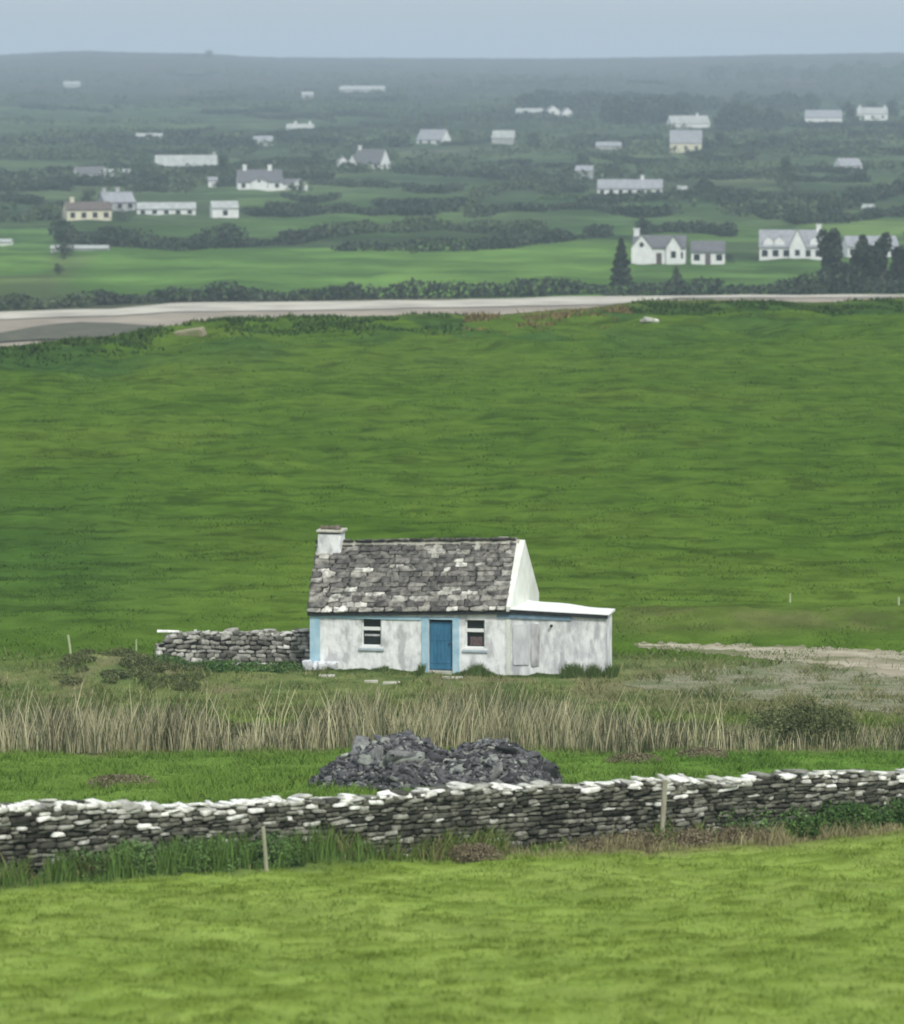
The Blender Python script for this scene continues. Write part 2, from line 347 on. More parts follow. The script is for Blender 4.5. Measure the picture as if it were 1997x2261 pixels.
# far land
LC = [  # land cover: u0, v0, u1, v1, colour, strength
    (-200, 640, 2200, 800, (.13, .13, .09), .8), (-200, 545, 1400, 655, (.105, .205, .055), 1), (880, 530, 1400, 640, (.115, .215, .055), .8), (1380, 575, 2200, 655, (.085, .165, .05), .9),
    (-90, 610, 120, 700, (.105, .12, .07), .6), (100, 560, 175, 700, (.12, .12, .08), .4), (-60, 500, 140, 560, (.085, .17, .055), .8), (300, 495, 900, 520, (.07, .14, .05), .6), (720, 475, 1000, 500, (.095, .18, .05), .7),
    (500, 425, 1000, 458, (.10, .18, .055), .85), (1000, 400, 1060, 470, (.09, .165, .05), .8), (560, 480, 760, 500, (.085, .17, .05), .7), (1180, 430, 1480, 520, (.075, .15, .055), .8),
    (1400, 500, 2200, 535, (.085, .16, .05), .8), (1760, 480, 2200, 520, (.12, .20, .06), .8), (1500, 440, 1640, 470, (.08, .15, .05), .6), (1550, 398, 1700, 418, (.12, .16, .07), .7), (1640, 420, 1780, 440, (.12, .13, .09), .6),
    (1760, 385, 1997, 400, (.09, .16, .055), .7), (1240, 290, 1500, 306, (.085, .15, .06), .7), (1620, 283, 2100, 300, (.085, .15, .06), .7), (1700, 275, 2000, 285, (.08, .15, .06), .5),
    (860, 330, 1040, 350, (.11, .14, .07), .6), (420, 415, 640, 432, (.085, .16, .055), .8), (330, 378, 460, 400, (.10, .15, .06), .6), (100, 400, 280, 425, (.08, .12, .06), .6), (700, 405, 960, 425, (.095, .165, .055), .7),
    (0, 420, 90, 470, (.07, .12, .06), .6), (560, 330, 640, 345, (.09, .14, .07), .6), (1330, 470, 1600, 495, (.09, .15, .06), .6), (1100, 455, 1300, 500, (.08, .13, .055), .6), (1560, 345, 1720, 356, (.09, .12, .07), .5), (60, 330, 200, 345, (.075, .11, .06), .5), (1000, 318, 1080, 330, (.08, .12, .06), .5), (1260, 318, 1340, 330, (.16, .16, .13), .6), (1740, 350, 1830, 372, (.08, .125, .05), .6), (860, 330, 1030, 336, (.17, .17, .14), .6), (1440, 405, 1480, 412, (.16, .16, .12), .6)]
def ftint(x, y, z):
    u, v = project(x, y, z)
    c = np.zeros(x.shape+(3,))+np.array((.062, .104, .045))
    n = fbm(x/60, y/110, 4, 71); c = blend(c, sstep(.45, .6, n)*.7, (.085, .135, .048)); c = blend(c, sstep(.5, .62, fbm(x/90, y/190, 3, 72))*.6, (.028, .044, .028))
    wu = (fbm(x/22, y/40, 4, 73)-.5)*170; wv = (fbm(x/40, y/70, 3, 74)-.5)*18
    for u0, v0, u1, v1, col, s in LC:
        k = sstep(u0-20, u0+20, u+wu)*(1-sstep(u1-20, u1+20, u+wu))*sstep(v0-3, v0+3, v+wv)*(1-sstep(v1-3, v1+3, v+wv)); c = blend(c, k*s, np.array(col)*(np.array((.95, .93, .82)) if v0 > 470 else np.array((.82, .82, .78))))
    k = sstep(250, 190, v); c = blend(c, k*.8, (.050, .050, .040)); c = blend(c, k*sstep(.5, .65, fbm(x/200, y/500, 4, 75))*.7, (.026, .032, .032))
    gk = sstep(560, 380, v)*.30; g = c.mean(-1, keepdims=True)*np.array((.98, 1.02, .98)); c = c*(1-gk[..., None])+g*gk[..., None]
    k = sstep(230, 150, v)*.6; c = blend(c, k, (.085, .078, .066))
    return c
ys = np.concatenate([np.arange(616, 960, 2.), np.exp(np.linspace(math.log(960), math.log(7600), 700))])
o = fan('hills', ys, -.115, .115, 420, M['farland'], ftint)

# sheets laid on the land: lane, shore road, mud
def sheet(name, top, bot, m, nu=160, nv=14, lift=.03, rag=.0, tf=None, base=False):
    tu = np.array([p[0] for p in top], float); tv = np.array([p[1] for p in top], float); bu = np.array([p[0] for p in bot], float); bv = np.array([p[1] for p in bot], float)
    us = np.linspace(tu[0], tu[-1], nu); G = []
    for u in us:
        a = hit(u, float(np.interp(u, tu, tv))); b = hit(u, float(np.interp(u, bu, bv)))
        G.append((a, b))
    A = np.array([g[0] for g in G]); B = np.array([g[1] for g in G])
    if rag:
        s = np.arange(nu)/5.0; A[:, 1] += (fbm(s, s*0, 3, 5)-.5)*rag; B[:, 1] += (fbm(s, s*0, 3, 9)-.5)*rag
    t = np.linspace(0, 1, nv)[None, :, None]; P = B[:, None, :]*(1-t)+A[:, None, :]*t
    X = P[..., 0]; Y = P[..., 1]; Z = height(X, Y)+lift
    V = np.stack([X, Y, Z], -1).reshape(-1, 3); i = (np.arange(nu-1)[:, None]*nv+np.arange(nv-1)[None]).ravel(); Fa = np.stack([i, i+nv, i+nv+1, i+1], 1)
    o = mobj(name, fastmesh(name, V, Fa, None, True), m); return tag(o, kind='structure')
M['sand'] = mat('pale_gravel', (.30, .28, .235), (.50, .475, .40), scale=.12, detail=8, lo=.3, hi=.6)
M['mud'] = mat('grey_shore', (.20, .17, .13), (.34, .295, .235), scale=.08, detail=9, stretch=(1, .6, 1))
M['weed'] = mat('dark_wrack', (.05, .055, .032), (.11, .105, .065), scale=.4, detail=8)
M['lane'] = mat('gravel_lane', (.21, .185, .12), (.37, .33, .24), scale=.7, detail=9, c3=(.135, .145, .06), s3=.45, stretch=(.7, 1.0, 1), lo=.3, hi=.7)
M['lane2'] = mat('gravel_yard', (.13, .145, .065), (.25, .235, .16), scale=1.2, detail=9, c3=(.11, .14, .055), s3=.35, lo=.35, hi=.6)
M['rut'] = mat('pale_wheel_rut', (.24, .215, .14), (.44, .40, .30), scale=.8, detail=8, lo=.3, hi=.7)
def flat_sheet(name, top, bot, m, lift, rag, nu=300, nv=24):
    """strip on the low shore: outlines are (x, y) on the ground"""
    us = np.linspace(top[0][0], top[-1][0], nu); A = np.interp(us, [p[0] for p in top], [p[1] for p in top]); B = np.interp(us, [p[0] for p in bot], [p[1] for p in bot])
    A = A+(fbm(us/9, us*0, 3, 5)-.5)*rag; B = B+(fbm(us/9, us*0, 3, 9)-.5)*rag; t = np.linspace(0, 1, nv)[None]; X = np.repeat(us[:, None], nv, 1); Y = B[:, None]*(1-t)+A[:, None]*t; Z = height(X, Y, False)+lift
    V = np.stack([X, Y, Z], -1).reshape(-1, 3); i = (np.arange(nu-1)[:, None]*nv+np.arange(nv-1)[None]).ravel(); o = mobj(name, fastmesh(name, V, np.stack([i, i+nv, i+nv+1, i+1], 1), None, True), m); return tag(o, kind='structure')
def shore(rows):     # rows seen at the shore's level -> points on it
    o = []
    for u, v in rows:
        Y = (CZ+14)*F/(v-VH); o.append(((u-CX)/F*Y, Y))
    return sorted(o)
flat_sheet('mudflat', shore([(-150, 700), (400, 676), (1100, 664), (2150, 650)]), [(-110, 575), (110, 575)], M['mud'], .08, 4)
flat_sheet('shore_road', shore([(-150, 692), (250, 682), (380, 670), (700, 667), (1000, 662), (1330, 654), (1500, 652), (2150, 650)]), shore([(-150, 709), (250, 697), (380, 688), (700, 685), (1000, 679), (1330, 672), (1500, 658), (2150, 655)]), M['sand'], .2, 5)
flat_sheet('shore_weed', shore([(-150, 742), (0, 737), (90, 721), (180, 712), (250, 714), (345, 722)]), shore([(-150, 768), (0, 757), (90, 752), (180, 750), (250, 742), (345, 724)]), M['weed'], .3, 5, nu=120)
sheet('lane', [(1400, 1422), (1560, 1424), (1760, 1430), (2100, 1444)], [(1400, 1430), (1560, 1445), (1760, 1464), (1880, 1484), (2100, 1515)], M['lane'], lift=.012, rag=1.3, nu=300, nv=60)
sheet('yard', [(1380, 1505), (1500, 1490), (1640, 1474), (1760, 1466), (2100, 1517)], [(1380, 1515), (1500, 1530), (1640, 1545), (1760, 1552), (2100, 1590)], M['lane2'], lift=.012, rag=3.0, nu=200, nv=40)
sheet('wheel_rut', [(1410, 1423), (1560, 1428), (1760, 1436), (2100, 1452)], [(1410, 1427), (1560, 1435), (1760, 1446), (2100, 1464)], M['rut'], lift=.015, rag=.5, nu=260, nv=8)
sheet('wheel_track', [(1700, 1457), (1850, 1464), (2100, 1478)], [(1700, 1459), (1850, 1471), (2100, 1492)], M['rut'], lift=.015, rag=.5, nu=160, nv=8)

# ---------------------------------------------------------------- cottage
M['lime'] = mat('weathered_limewash', (.88, .89, .88), (.66, .67, .67), scale=2.6, detail=8, c3=(.52, .53, .53), s3=2.1, bump=.03, bscale=7, stretch=(1.2, 1, .6), lo=.46, hi=.66)
M['lime2'] = mat('annex_render', (.84, .85, .84), (.54, .55, .57), scale=2.3, detail=8, c3=(.50, .50, .52), s3=1.9, bump=.03, bscale=7, stretch=(1.3, 1, .5), lo=.42, hi=.62)
M['limeg'] = mat('gable_limewash', (.82, .84, .78), (.66, .68, .60), scale=1.2, detail=6, bump=.015, bscale=8)
M['pblue'] = mat('pale_blue_paint', (.30, .50, .62), (.48, .66, .74), scale=2.5, detail=6, bump=.006)
M['dblue'] = mat('blue_door_paint', (.035, .14, .24), (.06, .20, .33), scale=3, detail=6, rough=.6, stretch=(3, 1, .6))
M['slate'] = island_ramp('lichened_stone_slate', [(0, (.085, .080, .074)), (.6, (.13, .125, .112)), (.9, (.18, .172, .15)), (1, (.27, .26, .22))], nscale=4.5, namt=.55)
M['slatel'] = island_ramp('lime_streaked_slate', [(0, (.16, .15, .13)), (.4, (.25, .24, .21)), (.8, (.40, .39, .34)), (1, (.66, .65, .58))], nscale=4.5, namt=.55)
M['slated'] = mat('roof_underlay', (.035, .034, .03), (.09, .085, .075), scale=5)
M['mortar'] = mat('lime_mortar', (.36, .35, .29), (.52, .51, .43), scale=5, bump=.01)
M['fascia'] = mat('dark_gutter', (.015, .016, .018), (.04, .045, .05), scale=6, rough=.5)
M['frame'] = mat('white_window_paint', (.80, .82, .80), (.86, .87, .85), scale=6, rough=.5)
M['felt'] = mat('white_sheet_roof', (.74, .75, .72), (.86, .87, .84), scale=1.3, rough=.5)
M['patch'] = mat('grey_cement', (.50, .51, .53), (.74, .75, .76), scale=2.2, detail=6, stretch=(1.4, 1, .5), bump=.008)
M['patchd'] = mat('bare_grey_render', (.30, .29, .30), (.62, .62, .62), scale=2.6, detail=6, stretch=(1.4, 1, .5), bump=.01)
M['sill'] = mat('blue_grey_sill', (.38, .45, .50), (.5, .57, .60), scale=5)
TH = math.radians(-10.5); CT, ST = math.cos(TH), math.sin(TH)
p0 = at(687, 1490, 167.0); base = (p0[0], 167.0, .02)
cot = thing('cottage', 'white limewashed cottage with stone slate roof, blue door and flat-roofed annex', 'cottage', base, TH)
L, D, EZ, RZ = 7.15, 4.6, 2.17, 4.27
rise = lambda x: .030*x           # the eaves and ridge climb gently to the right, as old walls do
def wallgrid(mb, x0, x1, z0, ztop, holes, amp=.025, mi=0, st=.09, seed=1, y=0):
    xs = sorted(set([round(a, 3) for a in np.arange(x0, x1, st)]+[x1]+[h[i] for h in holes for i in (0, 1)])); zs = sorted(set([round(a, 3) for a in np.arange(z0, 2.05, st)]+[h[i] for h in holes for i in (2, 3)]+[2.1]))
    xs = np.array(xs); zs = np.array(zs)
    XX, ZZ = np.meshgrid(xs, zs, indexing='ij')
    YY = y+(fbm(XX/.9, ZZ/.7, 3, seed)-.5)*2*amp
    ZZ2 = np.where(ZZ >= 2.1, ztop(XX), ZZ); n = len(zs)
    V = np.stack([XX, YY, ZZ2], -1).reshape(-1, 3); f = []
    for i in range(len(xs)-1):
        for j in range(n-1):
            xc = (xs[i]+xs[i+1])/2; zc = (zs[j]+zs[j+1])/2
            if any(h[0] < xc < h[1] and h[2] < zc < h[3] for h in holes): continue
            f.append((i*n+j, (i+1)*n+j, (i+1)*n+j+1, i*n+j+1))
    mb.add(V, f, mi)
    for h in holes:       # reveals
        a, b, c, d = h; q = .22; yy = y-.01
        mb.add([(a, yy, c), (a, yy, d), (a, y+q, d), (a, y+q, c)], [(0, 1, 2, 3)], mi); mb.add([(b, yy, c), (b, yy, d), (b, y+q, d), (b, y+q, c)], [(3, 2, 1, 0)], mi)
        mb.add([(a, yy, d), (b, yy, d), (b, y+q, d), (a, y+q, d)], [(0, 1, 2, 3)], mi); mb.add([(a, yy, c), (b, yy, c), (b, y+q, c), (a, y+q, c)], [(3, 2, 1, 0)], mi)
W1 = (1.87, 2.60, .84, 1.88); W2 = (5.66, 6.38, .86, 1.91); DR = (4.33, 5.19, .02, 1.89)
mb = MB(); wallgrid(mb, 0, L, -.3, lambda x: EZ-.02+rise(x), [W1, W2, DR], seed=3)
rr = rise(L)
mb.add([(0, 0, -.3), (0, D, -.3), (0, D, EZ), (0, D/2, RZ-.08), (0, 0, EZ-.02)], [(4, 3, 2, 1, 0)])
mb.add([(0, D, -.3), (L, D, -.3), (L, D, EZ+rr), (0, D, EZ)], [(3, 2, 1, 0)])
mb.build('wall', M['lime'], cot)
# right gable, standing a little proud of the slates
mb = MB(); g0, g1 = L, L+.16
P = [(0, -.02, -.3), (0, D+.05, -.3), (0, D+.05, EZ+rr+.02), (0, D/2, RZ+rr+.10), (0, -.02, EZ+rr+.02)]
V = [(g0, p[1], p[2]) for p in P]+[(g1+.055*p[1], p[1], p[2]) for p in P]
mb.add(V, [(4, 3, 2, 1, 0), (5, 6, 7, 8, 9)]+[(i, (i+1) % 5, 5+(i+1) % 5, 5+i) for i in range(5)]); mb.build('gable_wall', M['limeg'], cot)
# roof: deck, individual slates, ridge, verge
SL = math.hypot(D/2, RZ-EZ); ca, sa = (D/2)/SL, (RZ-EZ)/SL
roof_mb = MB(); ov = .16
def sl(x, t, n=0, back=False):      # t metres up the slope from the eaves line, n off the deck
    y = t*ca-n*sa; z = EZ+t*sa+n*ca+rise(x)
    x = x-.16*max(0, 1-max(x, 0)/1.5)*(t+.16)/SL
    return (x, D-y if back else y, z)
for bk in (False, True):
    P = [sl(-.10, -ov, -.06, bk), sl(L, -ov, -.06, bk), sl(-.10, SL, -.06, bk), sl(L, SL, -.06, bk), sl(-.10, -ov, 0, bk), sl(L, -ov, 0, bk), sl(-.10, SL, 0, bk), sl(L, SL, 0, bk)]
    roof_mb.hexa(P)
roof = roof_mb.build('roof', M['slated'], cot)
LS = {0: ([], [], []), 1: ([], [], [])}
pitch = math.atan2(RZ-EZ, D/2)
for bk in (False, True):
    t = -ov; k = 0
    while t < SL-.05:
        hgt = random.uniform(.18, .28); x = -.12-random.uniform(0, .2)
        while x < L-.02:
            wd = random.uniform(.20, .75); x1 = min(x+wd, L-.01); x0 = max(x, -.12)
            if x1-x0 > .06:
                th_ = random.uniform(.016, .04); xc = (x0+x1)/2
                edge_ = max(0, 1-xc/1.1)*.8+max(0, 1-(L-xc)/1.6)*.45+max(0, 1-t/1.1)*.75+.10; C, Z_, Rm = LS[1 if random.random() < min(edge_, .62) and not bk else 0]
                C.append(sl(xc, t+hgt*.55, .028+random.uniform(0, .02), bk)); Z_.append(((x1-x0)/2*.98, hgt*.72, th_))
                tilt = -.09+random.uniform(-.03, .03)
                Rm.append(((pitch+tilt) if not bk else -(pitch+tilt), random.uniform(-.03, .03)-.03, random.uniform(-.12, .12)))
            x = x+wd
        t += hgt
for k, nm in ((0, 'slates'), (1, 'limed_slates')):
    C, Z_, Rm = LS[k]; Rm = np.array(Rm); me = stones_mesh(nm, np.array(C), np.array(Z_), rotm(Rm[:, 0], Rm[:, 1], Rm[:, 2]), .32); mobj(nm, me, M['slate' if k == 0 else 'slatel'], roof)
mb = MB()
for i in range(24):
    a = .70+i*(L+.1-.70)/24; b = .70+(i+1)*(L+.1-.70)/24-.01; j = random.uniform(-.012, .012); za = RZ+rise((a+b)/2)+j
    mb.hexa([(a, D/2-.17, za-.12), (b, D/2-.17, za-.12), (a, D/2+.17, za-.12), (b, D/2+.17, za-.12), (a, D/2-.06, za+.10), (b, D/2-.06, za+.10), (a, D/2+.06, za+.10), (b, D/2+.06, za+.10)])
mb.build('ridge_tile', M['mortar'], roof)
mb = MB()     # gutter board along the eaves
n = 12
for i in range(n):
    a = -.1+i*(L+.25)/n; b = -.1+(i+1)*(L+.25)/n
    mb.hexa([(a, -.15, EZ-.23+rise(a)), (b, -.15, EZ-.23+rise(b)), (a, -.06, EZ-.23+rise(a)), (b, -.06, EZ-.23+rise(b)), (a, -.15, EZ-.15+rise(a)), (b, -.15, EZ-.15+rise(b)), (a, -.06, EZ-.15+rise(a)), (b, -.06, EZ-.15+rise(b))])
mb.build('gutter', M['fascia'], cot)
# chimney
ch = MB(); ch.hexa([(-.17, D/2-.42, 3.3), (.72, D/2-.42, 3.3), (-.17, D/2+.42, 3.3), (.72, D/2+.42, 3.3), (-.15, D/2-.40, 4.70), (.70, D/2-.40, 4.71), (-.15, D/2+.40, 4.70), (.70, D/2+.40, 4.71)])
cho = ch.build('chimney', M['lime'], cot, bevel=.03)
ch = MB(); ch.box(-.10, .65, D/2-.36, D/2+.36, 4.715, 4.755); ch.build('chimney_neck', M['fascia'], cho)
ch = MB(); ch.box(-.20, .78, D/2-.48, D/2+.48, 4.755, 4.85, j=.012); ch.build('chimney_cap', M['mortar'], cho, bevel=.02)
M['potm'] = mat('chimney_rubble', (.10, .085, .06), (.2, .18, .13), scale=6)
n = 12; me = stones_mesh('chimney_rubble', np.stack([R.uniform(.0, .6, n), D/2+R.uniform(-.25, .25, n), 4.86+R.uniform(0, .09, n)], 1), R.uniform(.05, .13, (n, 3))*[1, 1, .6], rotm(*[R.uniform(-.5, .5, n) for _ in range(3)]))
mobj('chimney_rubble', me, M['potm'], cho)
# windows
for k, (a, b, c, d) in enumerate((W1, W2)):
    mb = MB(); y0, y1 = .08, .14
    mb.box(a, a+.05, y0, y1, c, d); mb.box(b-.05, b, y0, y1, c, d); mb.box(a+.05, b-.05, y0, y1, c, c+.075); mb.box(a+.05, b-.05, y0, y1, d-.03, d); mb.box(a+.05, b-.05, y0-.02, y1, c+.60, c+.72)
    fr = mb.build('window', M['frame'], cot)
    mb = MB(); mb.box(a+.01, b-.01, .165, .18, c+.01, d-.01); mb.build('pane', M['glass'], fr)
    if k == 0:
        mb = MB(); mb.box(a+.08, b-.08, .148, .16, c+.38, c+.45); mb.build('curtain_rail', M['patchd'], fr)
    else:
        M['curt'] = mat('dim_curtain', (.09, .065, .065), (.16, .12, .12), scale=7); mb = MB(); mb.box(a+.16, b-.12, .148, .16, c+.10, c+.42); mb.build('curtain', M['curt'], fr)
    mb = MB(); mb.box(a-.10, b+.10, -.07, .10, c-.13, c-.035); s = mb.build('sill', M['sill'], fr, bevel=.01)
    mb = MB(); mb.box(a-.06, b+.06, -.04, -.028, c-.034, c+.03); mb.build('sill_paint', M['frame'], fr)
# door
a, b, c, d = DR
mb = MB(); mb.box(a+.015, b-.015, .12, .165, c+.04, d-.10)
for q in range(6):
    x = a+.03+q*(b-a-.06)/6; mb.box(x, x+(b-a-.06)/6-.012, .108, .12, c+.07, d-.13)
door = mb.build('door', M['dblue'], cot)
for z_ in (1.12, .30): mb = MB(); mb.box(a+.05, b-.05, .093, .108, z_, z_+.10); mb.build('door_rail', M['dblue'], door)
mb = MB(); mb.tube((b-.12, .10, 1.0), (b-.12, .055, 1.0), .025, .03, 10); mb.build('handle', M['fascia'], door)
mb = MB(); mb.box(a-.26, a-.01, -.035, .05, -.1, d+.09, j=.01); mb.box(b+.01, b+.25, -.035, .05, -.1, d+.09, j=.01); mb.box(a-.009, b+.009, -.03, .05, d, d+.08); mb.build('door_surround', M['pblue'], cot)
mb = MB(); mb.box(a+.0, b-.0, -.25, .12, -.1, .045, j=.01); mb.build('doorstep', M['mortar'], cot, bevel=.01)
mb = MB(); mb.box(0.02, .34, -.045, -.02, .1, EZ-.16); mb.box(-.03, .02, -.045, .5, .1, EZ-.16); mb.build('corner_band', M['pblue'], cot)
mb = MB(); mb.box(.345, DR[0]-.27, -.05, -.028, EZ-.31, EZ-.20); mb.build('eaves_band', M['pblue'], cot)
n = 34; me = stones_mesh('corner_footing', np.stack([R.uniform(-.1, .95, n), R.uniform(-.30, -.02, n), R.uniform(-.15, .20, n)], 1), R.uniform(.07, .17, (n, 3)), rotm(*[R.uniform(-.4, .4, n) for _ in range(3)])); mobj('corner_footing', me, M['patch'], cot)
# annex (butts against the gable)
A0, A1 = g1+.004, 10.78
mb = MB(); EA = 2.20+rr-.10
ztop = lambda x: EA-.03-(x-A0)*.035
wallgrid(mb, A0, A1, -.3, ztop, [], seed=9, amp=.03)
DL, DRr = 3.0, 1.3
zt0, zt1 = EA-.03, EA-.03-(A1-A0)*.035
mb.add([(A1, 0, -.3), (A1, DRr, -.3), (A1, DRr, zt1-.08), (A1, 0, zt1)], [(0, 1, 2, 3)])
mb.add([(A0, DL, -.3), (A1, DRr, -.3), (A1, DRr, zt1-.08), (A0, DL, zt0-.1)], [(3, 2, 1, 0)])
mb.build('annex_wall', M['lime2'], cot)
mb = MB(); o_ = .14
def az(x, y): return EA-(x-A0)*.035-y*.02
a_, b_ = A0-.01, A1+.10
pts = [(a_, -o_), (b_, -o_), (a_, DL+.1), (b_, DRr+.1)]
nseg = 10; 
for i in range(nseg):
    s0, s1 = i/nseg, (i+1)/nseg; xa = a_+(b_-a_)*s0; xb = a_+(b_-a_)*s1; ya = DL+.1+(DRr-DL)*s0; yb = DL+.1+(DRr-DL)*s1
    wv = lambda x: .02*math.sin(x*3)
    mb.hexa([(xa, -o_, az(xa, 0)), (xb, -o_, az(xb, 0)), (xa, ya, az(xa, ya)), (xb, yb, az(xb, yb)), (xa, -o_, az(xa, 0)+.025), (xb, -o_, az(xb, 0)+.025), (xa, ya, az(xa, ya)+.07+wv(xa)), (xb, yb, az(xb, yb)+.07+wv(xb))])
mb.build('annex_roof', M['felt'], cot)
mb = MB(); mb.hexa([(a_, -.115, az(a_, 0)-.13), (b_-.05, -.115, az(b_, 0)-.13), (a_, -.045, az(a_, 0)-.13), (b_-.05, -.045, az(b_, 0)-.13), (a_, -.115, az(a_, 0)-.003), (b_-.05, -.115, az(b_, 0)-.003), (a_, -.045, az(a_, 0)-.003), (b_-.05, -.045, az(b_, 0)-.003)])
mb.build('annex_gutter', M['fascia'], cot)
mb = MB(); mb.hexa([(A0-.5, -.055, EA-.32), (A0+2.2, -.055, EA-.36), (A0-.5, -.034, EA-.32), (A0+2.2, -.034, EA-.36), (A0-.5, -.055, EA-.15), (A0+2.2, -.055, EA-.20), (A0-.5, -.034, EA-.15), (A0+2.2, -.034, EA-.20)])
mb.build('annex_fascia', mat('slate_blue_board', (.12, .19, .26), (.22, .32, .40), scale=3), cot)
def patch(x0, x1, z0, z1, m, y=-.045, lab=None):
    mb = MB(); n = 14; P = []
    for i in range(n):
        t = 2*math.pi*i/n; cx, sx = math.cos(t), math.sin(t); e = .16
        P.append(((x0+x1)/2+(x1-x0)/2*math.copysign(abs(cx)**e, cx)*random.uniform(.93, 1.03), (z0+z1)/2+(z1-z0)/2*math.copysign(abs(sx)**e, sx)*random.uniform(.93, 1.03)))
    mb.add([(p[0], y, p[1]) for p in P]+[(p[0], y+.05, p[1]) for p in P], [tuple(range(n))[::1]]+[(i, n+i, n+(i+1) % n, (i+1) % n) for i in range(n)])
    o = mb.build('render_patch', m, cot)
    if lab: o['label'] = lab
patch(7.40, 8.00, .32, 1.80, M['patch'], lab='grey cement patch on the annex wall')
patch(8.06, 8.36, .28, 1.82, M['patchd'], lab='dark bare strip of render on the annex wall')
mb = MB(); mb.tube((8.80, -.05, 1.76), (8.80, -.15, 1.76), .05, .05, 10); mb.build('vent_pipe', M['fascia'], cot)
mb = MB(); mb.tube((.42, -.10, .40), (.46, -.12, -.05), .07, .07, 10); mb.build('drain_pipe', M['frame'], cot)

# ---------------------------------------------------------------- dry stone wall in front
M['stone'] = island_ramp('dark_field_stone', [(0, (.030, .030, .024)), (.3, (.078, .079, .060)), (.6, (.125, .126, .098)), (.86, (.19, .19, .15)), (.96, (.32, .32, .27)), (1, (.58, .58, .51))], nscale=7, namt=.4)
M['cope'] = island_ramp('toplit_white_stone', [(0, (.20, .20, .17)), (.3, (.48, .48, .42)), (.6, (.74, .74, .67)), (1, (.85, .85, .80))], nscale=6, namt=.3)  # top light put into the colour: stones at the wall top are white
M['core'] = mat('light_stop_core', (.02, .02, .018), (.04, .04, .035), scale=5)  # for the dark box added inside the walls to stop light between stones
def dry_wall(name, label, cat, path, h, thick, course=(.045, .12), length=(.10, .38), hv=None, white=None, cope=True, mats=('stone', 'cope'), rj=1.0):
    root = thing(name, label, cat, (path[0][0], path[0][1], H(*path[0])))
    ox = np.array(root.location)
    P = np.array(path, float); seg = np.linalg.norm(np.diff(P, axis=0), axis=1); cum = np.concatenate([[0], np.cumsum(seg)]); T = cum[-1]
    def pt(s): 
        x = np.interp(s, cum, P[:, 0]); y = np.interp(s, cum, P[:, 1]); i = min(max(int(np.searchsorted(cum, s))-1, 0), len(seg)-1); d = (P[i+1]-P[i])/seg[i]; return x, y, d
    lists = {0: ([], [], []), 1: ([], [], [])}
    def put(k, c, s, r): lists[k][0].append(c); lists[k][1].append(s); lists[k][2].append(r)
    for side in (-1, 1):
        z = 0.0
        while z < h+.4:
            ch_ = random.uniform(*course); s = -random.uniform(0, .2)
            while s < T:
                ln = random.uniform(*length)*(1 if random.random() > .15 else 1.5); sc = min(s+ln/2, T); x, y, d = pt(sc)
                hh = (hv(sc/T) if hv else h); wob = (vn(np.array([sc*.7]), np.array([z*2]), 4)[0]-.5)*.07
                if z+ch_*.5 < hh+wob:
                    g = H(x, y, False)-.08; nrm = np.array([d[1], -d[0]]); bat = thick/2*(1-.25*z/h)
                    px = x+nrm[0]*side*-1*(-bat+.11)*-1; py = y+nrm[1]*side*(bat-.11)
                    px = x+nrm[0]*side*(bat-.11+random.uniform(-.03, .03)); py = y+nrm[1]*side*(bat-.11+random.uniform(-.03, .03))
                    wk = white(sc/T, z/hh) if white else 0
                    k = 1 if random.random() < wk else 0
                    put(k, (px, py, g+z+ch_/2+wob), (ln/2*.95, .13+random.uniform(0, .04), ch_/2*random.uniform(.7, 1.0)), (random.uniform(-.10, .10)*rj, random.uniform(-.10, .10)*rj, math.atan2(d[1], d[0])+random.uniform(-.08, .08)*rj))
                s += ln
            z += ch_*.97
    if cope:
        for lay in range(3):
            s = 0
            while s < T:
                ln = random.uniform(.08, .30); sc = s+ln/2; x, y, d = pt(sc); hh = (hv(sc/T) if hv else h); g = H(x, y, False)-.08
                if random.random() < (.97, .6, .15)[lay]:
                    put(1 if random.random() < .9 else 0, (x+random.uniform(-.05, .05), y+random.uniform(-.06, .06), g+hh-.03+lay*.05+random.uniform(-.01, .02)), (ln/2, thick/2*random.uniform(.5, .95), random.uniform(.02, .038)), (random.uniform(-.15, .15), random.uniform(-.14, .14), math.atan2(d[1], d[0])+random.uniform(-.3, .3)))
                s += ln*.92
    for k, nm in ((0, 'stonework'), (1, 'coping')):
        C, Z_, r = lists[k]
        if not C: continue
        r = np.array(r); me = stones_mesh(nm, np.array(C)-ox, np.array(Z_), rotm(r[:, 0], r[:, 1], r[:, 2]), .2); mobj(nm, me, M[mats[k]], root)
    mb = MB(); ns = 60
    for i in range(ns):
        s0, s1 = T*i/ns, T*(i+1)/ns; Q = []
        for top in (0, 1):
            for sd_ in (-1, 1):
                for s in (s0, s1):
                    x, y, d = pt(s); nrm = np.array([d[1], -d[0]]); hh = (hv(s/T) if hv else h); g = H(x, y, False)-.2
                    wdt = (thick/2-.10)*(1-.25*top); Q.append((x+nrm[0]*sd_*-wdt-ox[0], y+nrm[1]*sd_*-wdt-ox[1], g+top*(hh+.06)-ox[2]))
        q = [Q[0], Q[1], Q[2], Q[3], Q[4], Q[5], Q[6], Q[7]]; mb.hexa(q)
    mb.build('core', M['core'], root)
    return root
xs = np.linspace(-10.6, 12.2, 12); path = [(x, WALL(x)+.25*math.sin(x*.6)) for x in xs]
def fh(t): return 1.27+.10*(1-sstep(.05, .4, t))+.03*math.sin(t*17)+.03*math.sin(t*41+1)-.10*sstep(.72, .95, t)
